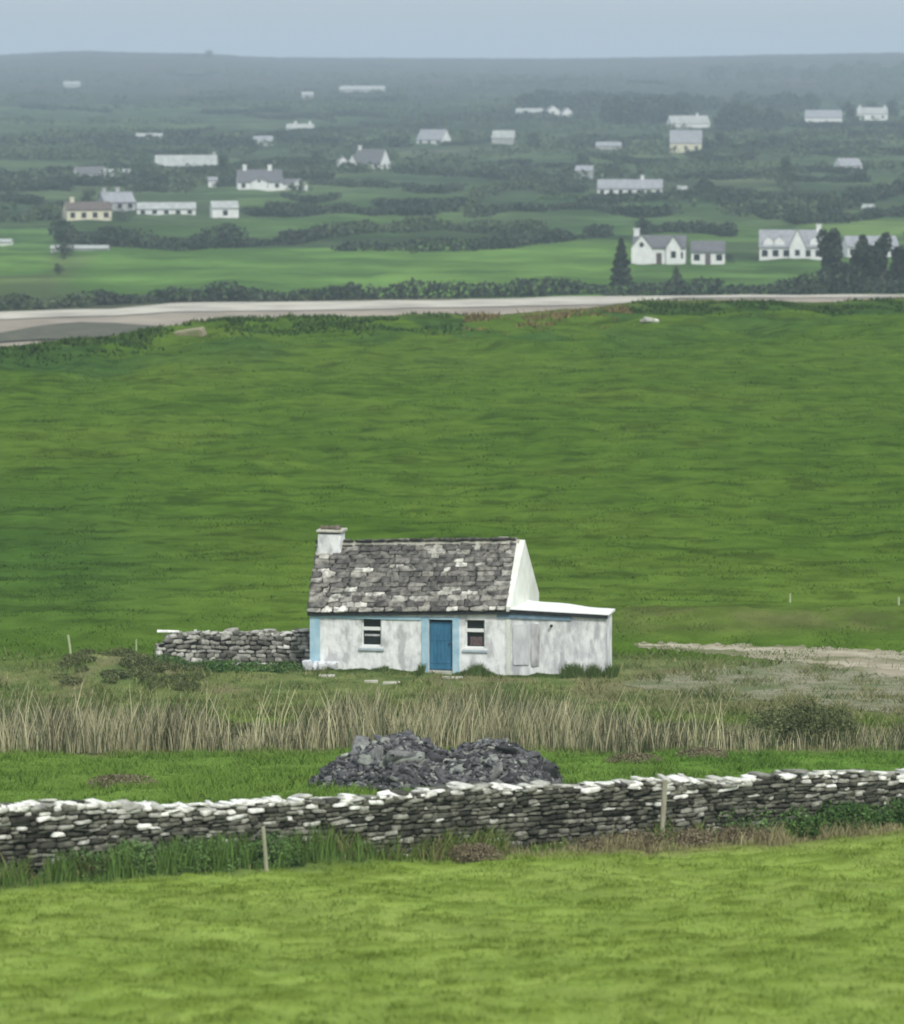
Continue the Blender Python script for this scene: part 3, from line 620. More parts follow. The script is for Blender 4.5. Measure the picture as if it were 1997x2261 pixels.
def fwhite(t, z): return (.62*sstep(.74, .96, z)+.14*sstep(.5, .8, z))*(1-.6*sstep(.2, .5, t))+.012  # more stones take the top-lit white towards the wall top
dry_wall('dry_stone_wall', 'long dark dry stone wall with coping coloured white as if lit from above running across the foreground', 'stone wall', path, 1.3, .62, hv=fh, white=fwhite)
# rubble wall left of the cottage
a = at(372, 1480, 169); b = at(700, 1480, 168.3)
M['gcope'] = island_ramp('pale_rubble', [(0, (.20, .20, .17)), (.5, (.38, .37, .33)), (1, (.6, .6, .55))], nscale=7)
M['gstone'] = island_ramp('grey_rubble', [(0, (.09, .088, .075)), (.4, (.20, .195, .17)), (.75, (.36, .35, .31)), (1, (.62, .61, .56))], nscale=7, namt=.35)
dry_wall('rubble_wall', 'tumbled grey rubble wall joining the left side of the cottage', 'stone wall', [(a[0]-.3, 168.2), (a[0]+1.2, 168.6), (b[0]+.0, 168.6)], 1.12, .6, course=(.10, .20), length=(.14, .42), hv=lambda t: .75+.42*sstep(0, .12, t)+.16*t+.05*math.sin(t*30), white=lambda t, z: .10, mats=('gstone', 'gcope'), rj=2.6)
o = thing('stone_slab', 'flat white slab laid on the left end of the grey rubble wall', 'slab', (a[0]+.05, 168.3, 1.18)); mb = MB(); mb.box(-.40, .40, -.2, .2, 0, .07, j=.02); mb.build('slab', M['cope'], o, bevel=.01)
# two slabs in the grass in front of the cottage
for u, v, wd, lab in ((820, 1511, .25, 'short white slab lying in the grass below the left window'), (864, 1512, .30, 'longer pale slab on the grass, the right one of two below the left window'), (722, 1497, .3, 'thin pale slab near the cottage corner'), (1000, 1500, .35, 'pale step slab in the grass before the blue door')):
    p = hit(u, v); mb = MB(); mb.box(-wd, wd, -.13, .13, -.1, .05, j=.02); o = mb.build('stone_slab', M['mortar'], None, bevel=.015, loc=(p[0], p[1], H(p[0], p[1])+.03)); tag(o, lab, 'slab', 'slabs lying round the cottage')
p = hit(420, 738); mb = MB(); mb.hexa([(-1.2, -1, -.4), (1.0, -1, -.3), (-1.2, 1, -.3), (1.4, 1, -.3), (-1.3, -.9, .12), (.8, -.9, .30), (-1.1, .9, .15), (1.1, .9, .5)])
o = mb.build('boulder', M['lane'], None, bevel=.1, loc=(p[0], p[1], H(p[0], p[1])+.15)); tag(o, 'pale tilted boulder on the far rim of the big green field', 'boulder')
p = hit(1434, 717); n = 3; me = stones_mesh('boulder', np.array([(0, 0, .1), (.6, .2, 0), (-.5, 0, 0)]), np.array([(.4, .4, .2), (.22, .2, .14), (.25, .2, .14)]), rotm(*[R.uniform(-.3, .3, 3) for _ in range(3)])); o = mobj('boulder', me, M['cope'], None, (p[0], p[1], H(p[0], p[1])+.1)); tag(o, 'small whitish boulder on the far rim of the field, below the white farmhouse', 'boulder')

# ---------------------------------------------------------------- heap of slate rubble
M['rub'] = island_ramp('slate_rubble', [(0, (.040, .040, .042)), (.45, (.085, .085, .090)), (.75, (.135, .136, .142)), (.93, (.21, .215, .20)), (1, (.36, .38, .33))], nscale=7, namt=.35)
pc = at(970, 1715, 110.5); hx, hy = pc[0], 110.5
def heap(x, y):
    return .92*heap0(x, y)
def heap0(x, y):
    l = 1.30*np.maximum(0, 1-(((np.abs(x+.95)/2.15)**1.25)+(np.abs(y)/2.2)**1.5)); r = 1.12*np.maximum(0, 1-(((np.abs(x-1.25)/1.70)**1.8)+(np.abs(y)/2.0)**1.6)); m_ = .72*np.maximum(0, 1-((x/2.6)**2+(y/1.8)**2)); sk = .24*np.maximum(0, 1-((x+.2)/2.85)**2-(y/2.1)**2); wob = .16*(fbm(x/.8, y/.8, 3, 41)-.5); h_ = np.maximum(np.maximum(np.maximum(l, r), m_), sk); return h_+wob*(h_ > .12)
root = thing('rubble_heap', 'twin-peaked heap of dark blue-grey slate rubble behind the stone wall', 'rubble heap', (hx, hy, H(hx, hy)))
n = 16000; X = R.uniform(-3.3, 3.4, n*2); Y = R.uniform(-2.2, 1.4, n*2); hh = heap(X, Y); k = np.where(hh > .02)[0][:n]; X, Y, hh = X[k], Y[k], hh[k]; n = len(X)
e = .05; gx = (heap(X+e, Y)-heap(X-e, Y))/(2*e); gy = (heap(X, Y+e)-heap(X, Y-e))/(2*e)
big = R.uniform(0, 1, n); s = .030+.10*big**5+.13*(big > .9985); Sz = np.stack([s*R.uniform(.9, 1.6, n), s*R.uniform(.6, 1.1, n), s*R.uniform(.14, .36, n)+.008], 1)
gz = height(X+hx, Y+hy, False)-root.location.z
me = stones_mesh('rubble', np.stack([X, Y, hh+gz+R.uniform(-.05, .05, n)+.02+.10*(fbm(X/.5, Y/.5, 3, 19)-.5)*2*(hh > .15)], 1), Sz, rotm(np.arctan(gy)*.8+R.normal(0, .35, n), -np.arctan(gx)*.8+R.normal(0, .35, n), R.uniform(0, 6, n)), .25); mobj('rubble', me, M['rub'], root)
gx_, gy_ = np.meshgrid(np.linspace(-3.4, 3.5, 90), np.linspace(-2.4, 2.4, 60), indexing='ij'); zz = heap(gx_, gy_)-.05+height(gx_+hx, gy_+hy, False)-root.location.z-.06*(heap(gx_, gy_) <= 0)+(fbm(gx_/.3, gy_/.3, 2, 4)-.5)*.1*(heap(gx_, gy_) > .03)
V = np.stack([gx_, gy_, zz], -1).reshape(-1, 3); i = (np.arange(89)[:, None]*60+np.arange(59)[None]).ravel(); mobj('fines', fastmesh('fines', V, np.stack([i, i+60, i+61, i+1], 1)), mat('slate_fines', (.03, .03, .034), (.07, .068, .07), scale=9), root)
bigs = [(-1.55, -1.0, .34), (-1.15, -1.25, .30), (-.75, -1.15, .36), (-1.7, -.7, .18), (.45, -1.0, .26), (1.2, -1.0, .24), (.9, -.5, .18), (-1.2, -.35, .2), (1.9, -.8, .2), (-.2, -1.2, .22), (1.05, .1, .16), (-.6, -.2, .16)]
bx = np.array([q[0] for q in bigs]); by = np.array([q[1] for q in bigs]); bs = np.array([q[2] for q in bigs]); nb = len(bigs)
M['flag'] = mat('grey_green_flag', (.16, .17, .15), (.28, .30, .26), scale=5)
for q in range(nb): mobj('flagstone', stones_mesh('flagstone', np.array([[bx[q], by[q], heap(bx[q:q+1], by[q:q+1])[0]+float(height(bx[q:q+1]+hx, by[q:q+1]+hy, False)[0])-root.location.z+.05]]), np.array([[bs[q], bs[q]*.55, bs[q]*.16+.02]]), rotm(R.uniform(.25, .7, 1), R.uniform(-.3, .3, 1), R.uniform(-.5, .5, 1)), .25), M['flag'], root)

# ---------------------------------------------------------------- posts
M['post'] = mat('weathered_post', (.30, .29, .20), (.46, .44, .33), scale=5, stretch=(4, 4, .5), bump=.01)
M['post2'] = mat('pale_post', (.36, .42, .24), (.48, .52, .33), scale=5, stretch=(4, 4, .5))
for u, vb, vt, Y, wd, m, lean, lab in ((1461, 1862, 1722, 92.0, .075, 'post', .02, 'weathered wooden post standing before the stone wall at the right'), (590, 1925, 1826, 84.9, .05, 'post', -.02, 'thin grey post among the weeds before the stone wall'),
        (157, 1452, 1402, 170.5, .06, 'post2', -.03, 'pale leaning post in the green field left of the rubble wall'), (301, 1432, 1412, 172, .04, 'post2', 0, 'short thin post just left of the rubble wall'),
        (1745, 1386, 1345, 186, .05, 'post2', 0, 'faint thin post beyond the lane at the right'), (1985, 1380, 1330, 186, .06, 'post2', 0, 'faint post beyond the lane near the right edge')):
    p = hit(u, vb) if Y is None else np.array([at(u, vb, Y)[0], Y, H(at(u, vb, Y)[0], Y)]); top = at(u, vt, p[1])[2]; hh = max(top-p[2], .35)
    mb = MB(); n = 8; w_ = wd*.8; prev = None
    for i in range(3):
        z0, z1 = hh*i/3, hh*(i+1)/3; l0, l1 = lean*i*4/3*.3, lean*(i+1)*4/3*.3
        mb.tube((l0*3, 0, z0-.3*(i == 0)), (l1*3, 0, z1), w_*(1-.06*i), w_*(1-.06*(i+1)), 8)
    o = mb.build('fence_post', M[m], None, loc=(p[0], p[1], p[2])); tag(o, lab, 'fence post')

# ---------------------------------------------------------------- grass, reeds, weeds
def scatter(n, x0, x1, y0, y1): return R.uniform(x0, x1, n), R.uniform(y0, y1, n)
def grass(name, label, X, Y, h, wd, boost=1.0, var=.14, lean=.9, cat='grass', dry=0):
    Z = height(X, Y); c = tint(X, Y)*boost; c = c*(1+R.uniform(-var, var, len(X)))[:, None]
    if dry: k = R.uniform(0, 1, len(X)) < dry; c[k] = np.array((.30, .27, .15))*R.uniform(.7, 1.3, k.sum())[:, None]
    o = mobj(name, blades_mesh(name, X, Y, Z, h, wd, lean, c), M['blade']); return tag(o, label, cat, kind='stuff')
# foreground meadow
n = 260000; Y = 56+42*R.uniform(0, 1, n)**.85; X = R.uniform(-.108, .108, n)*Y; k = Y < WALL(X)-.1; X, Y = X[k], Y[k]
cl = fbm(X/.35, Y/.5, 3, 81); h = (.02+.07*sstep(.4, .7, cl))*R.uniform(.6, 1.4, len(X)); grass('meadow_grass', 'bright yellow-green meadow grass below the stone wall', X, Y, h, R.uniform(.010, .022, len(X)), 1.05)
# strip behind the wall
n = 150000; Y = R.uniform(86, 127, n); X = R.uniform(-.112, .112, n)*Y; k = (Y > WALL(X)+.2)&(heap(X-hx, Y-hy) <= 0); X, Y = X[k], Y[k]
cl = fbm(X/.6, Y/.9, 3, 82); h = (.04+.14*sstep(.4, .7, cl))*R.uniform(.6, 1.4, len(X)); grass('pasture_grass', 'green grass between the stone wall and the reeds', X, Y, h, R.uniform(.016, .034, len(X)), 1.0)
# big field
n = 110000; Y = 170+260*R.uniform(0, 1, n)**1.5; X = R.uniform(-.112, .112, n)*Y; k = Y < edge(X)+5; X, Y = X[k], Y[k]
cl = fbm(X/1.6, Y/2.6, 3, 83); h = (.03+.09*sstep(.42, .7, cl))*R.uniform(.6, 1.4, len(X))*(Y/230)**.5; grass('field_grass', 'deep green rough pasture of the big field behind the cottage', X, Y, h, R.uniform(.03, .07, len(X))*(Y/220)**.6, 1.02, var=.15)
# rough grass round the cottage
n = 60000; Y = R.uniform(138, 172, n); X = R.uniform(-.112, .112, n)*Y
co = np.array([base[0], base[1]]); dx, dy = X-co[0], Y-co[1]; lx = dx*CT+dy*ST; ly = -dx*ST+dy*CT
k = ~((lx > -.1)&(lx < 10.9)&(ly > -.25)&(ly < 4.8)); X, Y, lx, ly = X[k], Y[k], lx[k], ly[k]
u_, v_ = project(X, Y, height(X, Y)); lane_ = (u_ > 1410)&(v_ > np.interp(u_, [1400, 1760, 2100], [1421, 1429, 1443]))&(v_ < np.interp(u_, [1400, 1560, 1760, 1880, 2100], [1431, 1446, 1464, 1484, 1515])); k = ~(lane_&(R.uniform(0, 1, len(X)) < .93)); X, Y, lx, ly = X[k], Y[k], lx[k], ly[k]
cl = fbm(X/.8, Y/1.2, 3, 84); h = (.05+.22*sstep(.45, .7, cl))*R.uniform(.6, 1.4, len(X)); h *= np.where((ly < .5)&(ly > -5)&(lx > -1)&(lx < 12), .6, 1)
grass('rough_grass', 'rough olive grass on the ground round the cottage', X, Y, h, R.uniform(.02, .045, len(X)), 1.0, dry=.12)
# tufts against the cottage foot
n = 9000; lx = R.uniform(-.2, 11.2, n); ly = -.15-np.abs(R.normal(0, .35, n)); k = ~((lx > 4.2)&(lx < 5.3)); lx, ly = lx[k], ly[k]; X = co[0]+lx*CT-ly*ST; Y = co[1]+lx*ST+ly*CT
h = (.06+.42*sstep(.55, .8, fbm(lx/.7, lx*0, 2, 91))+.35*np.exp(-((lx-6.2)/.45)**2))*R.uniform(.4, 1.2, len(X)); Z = height(X, Y); c = np.array((.075, .115, .035))*R.uniform(.6, 1.5, len(X))[:, None]
o = mobj('wall_foot_grass', blades_mesh('wall_foot_grass', X, Y, Z, h, R.uniform(.02, .05, len(X)), .4, c), M['blade']); tag(o, 'dark tufts of grass along the foot of the cottage wall', 'grass', kind='stuff')
# reeds
n = 84000; X = R.uniform(-15, 15.5, n); Y = 123.4+11.5*R.uniform(0, 1, n)**1.1+1.3*(fbm(X/.9, X*0, 3, 93)-.5)*2
cl = fbm(X/.35, Y/.9, 2, 94); big_ = fbm(X/2.1, Y/3, 2, 95)
dens = (.12+.88*sstep(.40, .6, cl))*(.35+.65*sstep(.36, .5, fbm(X/1.6, Y/1.6, 2, 104)))*(1-.55*sstep(3.2, 9, X)); k = R.uniform(0, 1, n) < dens; X, Y, cl, big_ = X[k], Y[k], cl[k], big_[k]
ur = CX+F*X/Y; h = (.62+.55*sstep(.3, .65, big_)+.35*sstep(.42, .68, cl))*R.uniform(.25, 1.15, len(X))*np.interp(ur, [0, 430, 540, 640, 760, 1250, 1450, 1900], [.92, .85, .45, .5, 1.05, 1.05, .62, .5])*np.interp(Y, [123, 126, 134], [.75, 1, 1.0])
c = np.array((.42, .39, .25))*R.uniform(.6, 1.3, len(X))[:, None]; kk = R.uniform(0, 1, len(X)) < .30+.2*sstep(2, 9, X)+.45*(Y > 129); c[kk] = np.array((.09, .12, .05))*R.uniform(.5, 1.4, kk.sum())[:, None]
kk = (R.uniform(0, 1, len(X)) < .5)&(sstep(.5, .6, fbm(X/.8, X*0, 2, 96)) > .5); c[kk] *= .45
o = mobj('reeds', blades_mesh('reeds', X, Y, height(X, Y, False), h, R.uniform(.010, .026, len(X)), .24, c, seg=2), M['blade']); tag(o, 'belt of tall straw-coloured reeds between the cottage and the rubble heap', 'reeds', kind='stuff')
# a few long pale bent stems
n = 300; X = R.uniform(-13, 7.5, n); Y = R.uniform(123.4, 126, n); h = R.uniform(.8, 1.85, n); c = np.array((.50, .48, .30))*R.uniform(.8, 1.15, n)[:, None]
o = mobj('reed_stems', blades_mesh('reed_stems', X, Y, height(X, Y, False), h, R.uniform(.013, .026, n), .3, c, seg=2), M['blade']); tag(o, 'pale bent dead stems rising above the reed belt', 'reeds', kind='stuff')

def foliage(name, pts, rad, n, size, m, parent=None, loc=None, flat=1.0, core=True):
    """pts (k,3) blob centres, rad (k,3) radii -> leaf quads near the blob shells plus a rough inner mass"""
    pts = np.array(pts, float); rad = np.array(rad, float); wgt = (rad[:, 0]*rad[:, 2]); wgt /= wgt.sum(); idx = R.choice(len(pts), n, p=wgt)
    d = R.normal(size=(n, 3)); d /= np.linalg.norm(d, axis=1)[:, None]; r = R.uniform(.62, 1.08, n)**.7; C = pts[idx]+d*rad[idx]*r[:, None]; C[:, 2] = np.maximum(C[:, 2], pts[:, 2].min()-rad[:, 2].max()*.9)
    me = leaves_mesh(name, C, size)
    o = mobj(name, me, m, parent, loc)
    return o
def hedge(name, label, poly, hm, wm, size=.5, dens=1.0, m='leaf2', group=None, cat='hedge', kind=None):
    P = np.array([hit(u, v) for u, v in poly]); seg = np.linalg.norm(np.diff(P[:, :2], axis=0), axis=1); cum = np.concatenate([[0], np.cumsum(seg)]); T = cum[-1]
    ctr = P.mean(0); k = max(4, int(T/(hm*.45))); s = np.linspace(0, T, k)+R.uniform(-.2, .2, k)*hm
    x = np.interp(s, cum, P[:, 0]); y = np.interp(s, cum, P[:, 1]); hs = hm*(.15+1.7*fbm(s/(hm*4.5), s*0, 3, int(abs(poly[0][0])+poly[0][1])))
    y = y+R.uniform(-.4, .4, k)*wm; z = height(x, y, False)
    pts = np.stack([x, y, z+hs*.40], 1)-ctr; rad = np.stack([np.full(k, hm*.55)*R.uniform(.7, 1.3, k), np.full(k, wm*.6)*R.uniform(.6, 1.5, k), hs*.58], 1)
    size *= .75; n = int(min(34000, max(900, T*hm/(size*size)*4.2*dens)))
    o = foliage(name, pts, rad, n, size, M[m], None, tuple(ctr)); return tag(o, label, cat, group, kind)
# weeds, brambles, bank near the walls
def bushy(name, label, u0, u1, Y0, Y1, h, n, size, m, cat, prof_=None, dz=0):
    X0 = (u0-CX)/F*Y0; X1 = (u1-CX)/F*Y0; k = 46; x = R.uniform(X0, X1, k); y = R.uniform(Y0, Y1, k)
    if callable(prof_): y = prof_(x)+R.uniform(-.35, .35, k)
    hs = h*R.uniform(.45, 1.1, k); z = height(x, y, False); ctr = np.array([x.mean(), y.mean(), z.mean()])
    pts = np.stack([x, y, z+hs*.4+dz], 1)-ctr; rad = np.stack([R.uniform(.25, .5, k), np.full(k, .35), hs*.6], 1)
    o = foliage(name, pts, rad, n, size, M[m], None, tuple(ctr)); return tag(o, label, cat, None, 'stuff')
M['weeds'] = mat('nettle_leaf', (.065, .125, .04), (.13, .22, .07), scale=1.2, island=.4)
M['bramble'] = mat('bramble_leaf', (.045, .10, .025), (.09, .17, .045), scale=1.2, island=.4)
M['leafg'] = mat('willow_leaf', (.078, .100, .040), (.135, .155, .060), scale=1, island=.3)
M['drym'] = mat('dead_brown_growth', (.13, .11, .065), (.24, .20, .13), scale=1.5, island=.4)
M['bankm'] = mat('bank_scrub', (.07, .085, .04), (.15, .155, .075), scale=.9, island=.45)
bushy('nettles', 'green nettles and docks along the left foot of the dry stone wall', 150, 690, 82, 84, .66, 13000, .032, 'weeds', 'weeds', lambda x: WALL(x)-.95)
bushy('brambles', 'dark green bramble mound against the right end of the dry stone wall', 1730, 2080, 95, 96, .62, 13000, .035, 'bramble', 'brambles', lambda x: WALL(x)-.8)
bushy('ivy', 'small green growth on the wall face right of the wooden post', 1600, 1720, 94, 94.5, .6, 2200, .032, 'weeds', 'weeds', lambda x: WALL(x)-.5)
bushy('bank_scrub', 'overgrown scrubby bank at the left end of the rubble wall', 110, 420, 159, 166, .30, 16000, .04, 'leafg', 'scrub')
bushy('nettle_patch', 'dark nettles at the foot of the grey rubble wall', 330, 660, 165.6, 167, .36, 8000, .045, 'bramble', 'weeds')
bushy('willow_scrub', 'dark green willow bushes at the right end of the reed belt', 1690, 1900, 126, 129.5, 1.25, 22000, .04, 'leafg', 'bush')
bushy('reed_undergrowth', 'dark green undergrowth inside the reed belt', 0, 1700, 126, 134, .7, 30000, .04, 'bankm', 'undergrowth')
bushy('dead_growth', 'brown dead stems at the foot of the wall round the wooden post', 1290, 1720, 91, 94, .28, 9000, .028, 'drym', 'dead growth', lambda x: WALL(x)-1.0)
for u, v, r_, lab in ((268, 1740, .55, 'brown dead tussock on the pasture behind the wall at the left'), (1400, 1690, .5, 'brown tussock just behind the wall coping right of centre'), (1550, 1678, .45, 'dark tussock just behind the wall coping, right of the brown one'), (1045, 1900, .32, 'dark dead tussock at the foot of the wall, centre')):
    p = hit(u, v); o = foliage('tussock', [(0, 0, .12), (r_*.6, 0, .1), (-r_*.5, .1, .08)], [(r_, .5, .2)]*3, 3000, .026, M['drym'], None, tuple(p)); tag(o, lab, 'tussock')
# nettle stems in the meadow edge
n = 2600; X = -9.0+R.beta(1.8, 1.8, n)*7.8; Y = WALL(X)-R.uniform(.4, 1.6, n); h = R.uniform(.12, .62, n)*(.3+.9*sstep(.4, .62, fbm(X/.5, X*0, 2, 98)))*(.55+.45*sstep(-9.5, -5.5, X)); c = np.array((.10, .17, .045))*R.uniform(.6, 1.5, n)[:, None]
o = mobj('tall_grass', blades_mesh('tall_grass', X, Y, height(X, Y), h, R.uniform(.012, .03, n), .22, c, seg=2), M['blade']); tag(o, 'tall green grass stems among the nettles at the wall foot', 'grass', kind='stuff')
n = 7500; X = R.uniform(-8.6, 12, n); Y = WALL(X)-.35-np.abs(R.normal(0, .45, n)); cl = fbm(X/.7, Y/.6, 3, 101); k = cl > .46; X, Y, cl = X[k], Y[k], cl[k]; n = len(X); h = R.uniform(.06, .30, n)*(.4+1.6*sstep(.5, .72, cl)); c = np.where((R.uniform(0, 1, n) < .3)[:, None], np.array((.20, .19, .09)), np.array((.10, .155, .035)))*R.uniform(.6, 1.4, n)[:, None]
o = mobj('foot_grass', blades_mesh('foot_grass', X, Y, height(X, Y), h, R.uniform(.012, .03, n), .5, c, seg=2), M['blade']); tag(o, 'uneven tufts of rough grass all along the foot of the dry stone wall', 'grass', kind='stuff')
n = 3600; X = 10.5-R.uniform(0, 1, n)**1.3*10.5; Y = WALL(X)-R.uniform(.35, 2.2, n); h = R.uniform(.04, .34, n)*(.4+.6*sstep(.4, .6, fbm(X/.6, X*0, 2, 99)))*sstep(-.5, 3, X); c = np.array((.24, .22, .12))*R.uniform(.6, 1.4, n)[:, None]
o = mobj('dead_grass', blades_mesh('dead_grass', X, Y, height(X, Y), h, R.uniform(.012, .03, n), .4, c, seg=2), M['blade']); tag(o, 'bleached dead grass at the right foot of the dry stone wall', 'grass', kind='stuff')

# ---------------------------------------------------------------- the far country
def far_house(name, label, u, v, wpx, wall_px, roof_px, rot, wall='white', roof='rslate', dep=6.5, chim=(), wins=0, door=False, cat='house', dorm=(), gab=(), wing=None, cw=1.0, cwin=None, end=0):
    p = hit(u, v); k = p[1]/F; rz = math.radians(rot); Wd = wpx*k; dep = Wd if end else dep; Ln = end or max((Wd-dep*abs(math.sin(rz)))/math.cos(rz), 2.5); rz = math.radians(-84) if end else rz; h = wall_px*k; r = roof_px*k
    root = thing(name, label, cat, (p[0], p[1]+dep/2, p[2]-.3), rz)
    h += .3; a = Ln/2; d = dep/2
    mb = MB(); V = [(-a, -d, -1.5), (a, -d, -1.5), (a, d, -1.5), (-a, d, -1.5), (-a, -d, h), (a, -d, h), (a, d, h), (-a, d, h), (-a, 0, h+r-.05), (a, 0, h+r-.05)]
    mb.add(V, [(0, 1, 5, 4), (2, 3, 7, 6), (1, 2, 6, 9, 5), (3, 0, 4, 8, 7)]); wl = mb.build('wall', M[wall], root)
    mb = MB(); sl_ = r/d; o_ = .25; e_ = .12
    for s in (-1, 1):
        A = [(-a-e_, s*(d+o_), h-o_*sl_), (a+e_, s*(d+o_), h-o_*sl_), (-a-e_, 0, h+r), (a+e_, 0, h+r)]; Bt = [(x, y, z+.18) for x, y, z in A]
        mb.hexa(A+Bt if s < 0 else [A[1], A[0], A[3], A[2], Bt[1], Bt[0], Bt[3], Bt[2]])
    rf = mb.build('roof', M[roof], root)
    for c in chim:
        x = c*(a-.5); mb = MB(); mb.box(x-.45*cw, x+.45*cw, -.4, .4, h+r-.6, h+r+1.1*cw); mb.box(x-.55*cw, x+.55*cw, -.5, .5, h+r+1.1*cw, h+r+1.25*cw); mb.build('chimney', M[wall], rf)
    for i in range(wins):
        x = -a+Ln*(i+.5)/wins; ww, wh = .55, 1.2
        if door and i == wins//2:
            mb = MB(); mb.box(x-.5, x+.5, -d-.05, -d+.02, 0, min(2.1, h*.85)); mb.build('door', M['rred'], root)
        else:
            zc = h*.55; mb = MB(); wh = min(1.2, h*.5); mb.box(x-ww, x+ww, -d-.04, -d+.02, zc-wh/2, zc+wh/2); wn = mb.build('window', M[cwin or 'glass'], root)
    for x in dorm:       # small white-faced dormers on the front slope
        X = x*a; z0 = h+.1; dh = r*.62; hw = .95; mb = MB(); ya = -d+.25
        mb.add([(X-hw, ya, z0), (X+hw, ya, z0), (X+hw, ya, z0+dh*.6), (X, ya, z0+dh), (X-hw, ya, z0+dh*.6), (X-hw, 0, z0), (X+hw, 0, z0), (X+hw, 0, z0+dh*.6), (X, 0, z0+dh), (X-hw, 0, z0+dh*.6)], [(0, 1, 2, 3, 4), (1, 6, 7, 2), (5, 0, 4, 9)]); dm = mb.build('dormer', M[wall], rf)
        mb = MB(); mb.add([(X-hw-.1, ya-.1, z0+dh*.57), (X, ya-.1, z0+dh+.06), (X, 0, z0+dh+.06), (X-hw-.1, 0, z0+dh*.57), (X+hw+.1, ya-.1, z0+dh*.57), (X+hw+.1, 0, z0+dh*.57)], [(0, 1, 2, 3), (1, 4, 5, 2)]); mb.build('dormer_roof', M[roof], dm)
    for x, gw, gh in gab:    # full-height front gables
        X = x*a; ya = -d-.5; mb = MB(); gz = h+gh
        mb.add([(X-gw, ya, -1.5), (X+gw, ya, -1.5), (X+gw, ya, h), (X, ya, gz), (X-gw, ya, h), (X-gw, .3, -1.5), (X+gw, .3, -1.5), (X+gw, .3, h), (X, .3, gz), (X-gw, .3, h)], [(0, 1, 2, 3, 4), (1, 6, 7, 2), (5, 0, 4, 9)]); gbo = mb.build('front_gable', M[wall], root)
        mb = MB(); mb.add([(X-gw-.2, ya-.2, h-.15), (X, ya-.2, gz+.12), (X, .3, gz+.12), (X-gw-.2, .3, h-.15), (X+gw+.2, ya-.2, h-.15), (X+gw+.2, .3, h-.15)], [(0, 1, 2, 3), (1, 4, 5, 2)]); mb.build('gable_roof', M[roof], gbo)
        mb = MB(); mb.tube((X, ya-.05, h+gh*.25), (X, ya+.05, h+gh*.25), .45, .45, 12) if gw > 1.6 else mb.box(X-.45, X+.45, ya-.05, ya+.04, h*.4, h*.8); mb.build('window', M['glass'], gbo)
    if wing:
        xo, wl_, wh_, wr_ = wing; X0 = xo*a; mb = MB(); X1 = X0+wl_; yb = -d+.6; yf = d-.6; zh = h*wh_
        lo, hi = min(X0, X1), max(X0, X1)
        mb.add([(lo, yb, -1.5), (hi, yb, -1.5), (hi, yf, -1.5), (lo, yf, -1.5), (lo, yb, zh), (hi, yb, zh), (hi, yf, zh), (lo, yf, zh), (lo, 0, zh+wr_), (hi, 0, zh+wr_)], [(0, 1, 5, 4), (2, 3, 7, 6), (1, 2, 6, 9, 5), (3, 0, 4, 8, 7)]); wg = mb.build('wing', M[wall], root)
        mb = MB(); A = [(lo-.1, yb-.2, zh-.1), (hi+.1, yb-.2, zh-.1), (lo-.1, 0, zh+wr_+.02), (hi+.1, 0, zh+wr_+.02)]; mb.hexa(A+[(x, y, z+.15) for x, y, z in A]); A = [(hi+.1, yf+.2, zh-.1), (lo-.1, yf+.2, zh-.1), (hi+.1, 0, zh+wr_+.02), (lo-.1, 0, zh+wr_+.02)]; mb.hexa(A+[(x, y, z+.15) for x, y, z in A]); mb.build('wing_roof', M[roof], wg)
        mb = MB(); xm = (lo+hi)/2; mb.box(xm-.6, xm+.6, yb-.05, yb+.02, zh*.3, zh*.72); mb.build('window', M['glass'], wg)
    return root
fh_ = far_house
# nearest pair at the right
fh_('farmhouse', 'white farmhouse with two front gables and grey roof beside the dark conical tree', 1459, 580, 122, 33, 24, -4, chim=(-.98,), wins=5, door=True, gab=((-.66, 1.9, 2.3), (.55, 1.35, 2.1)), dep=7.5, cw=1.15)
fh_('garage_house', 'white single-storey house with grey roof just right of the two-gabled farmhouse', 1566, 580, 78, 24, 21, -3, wins=3, door=True, dep=6.5)
fh_('farmhouse', 'bright white farmhouse with a tall central gable and small dormers, left of the dark trees', 1752, 573, 148, 28, 34, -4, roof='rgrey', chim=(.92,), wins=6, dorm=(-.72, -.38, .72), gab=((.18, 1.5, 3.3),), dep=8)
fh_('farmhouse', 'white house half hidden behind the dark trees at the right edge', 1925, 568, 120, 24, 20, 5, roof='rgrey', wins=5, dorm=(-.5, .2), dep=7)
# left cluster
fh_('farmhouse', 'cream farmhouse with brown roof at the far left', 190, 487, 112, 24, 15, 14, wall='cream', roof='rred', chim=(-.75,), wins=4, dep=6.5)
fh_('stone_house', 'grey stone house with white left gable behind the cream farmhouse', 254, 462, 88, 16, 20, 20, wall='greyw', roof='rgrey', chim=(-.9, .1), wins=3, dep=7)
fh_('long_shed', 'long low white shed with pale roof right of the cream farmhouse', 366, 474, 132, 13, 12, 3, roof='rpale', wins=5, cat='shed', dep=6)
fh_('barn', 'small white barn with pale sheet roof right of the long low shed', 494, 480, 66, 21, 13, 8, roof='rpale', wins=1, cat='barn', dep=6)
fh_('long_house', 'long house with white gable and dark roof at the upper left', 196, 392, 80, 9, 14, 22, roof='rslate', wins=2, dep=6)
fh_('outbuilding', 'small low white outbuilding right of the white-gabled long house', 254, 393, 66, 11, 7, 0, roof='rpale', wins=2, cat='outbuilding', dep=5)
fh_('barn', 'big pale-roofed barn with a chimney at its right end', 409, 375, 140, 9, 22, 4, wall='greyw', roof='rpale', chim=(.97,), wins=0, cat='barn', dep=9)
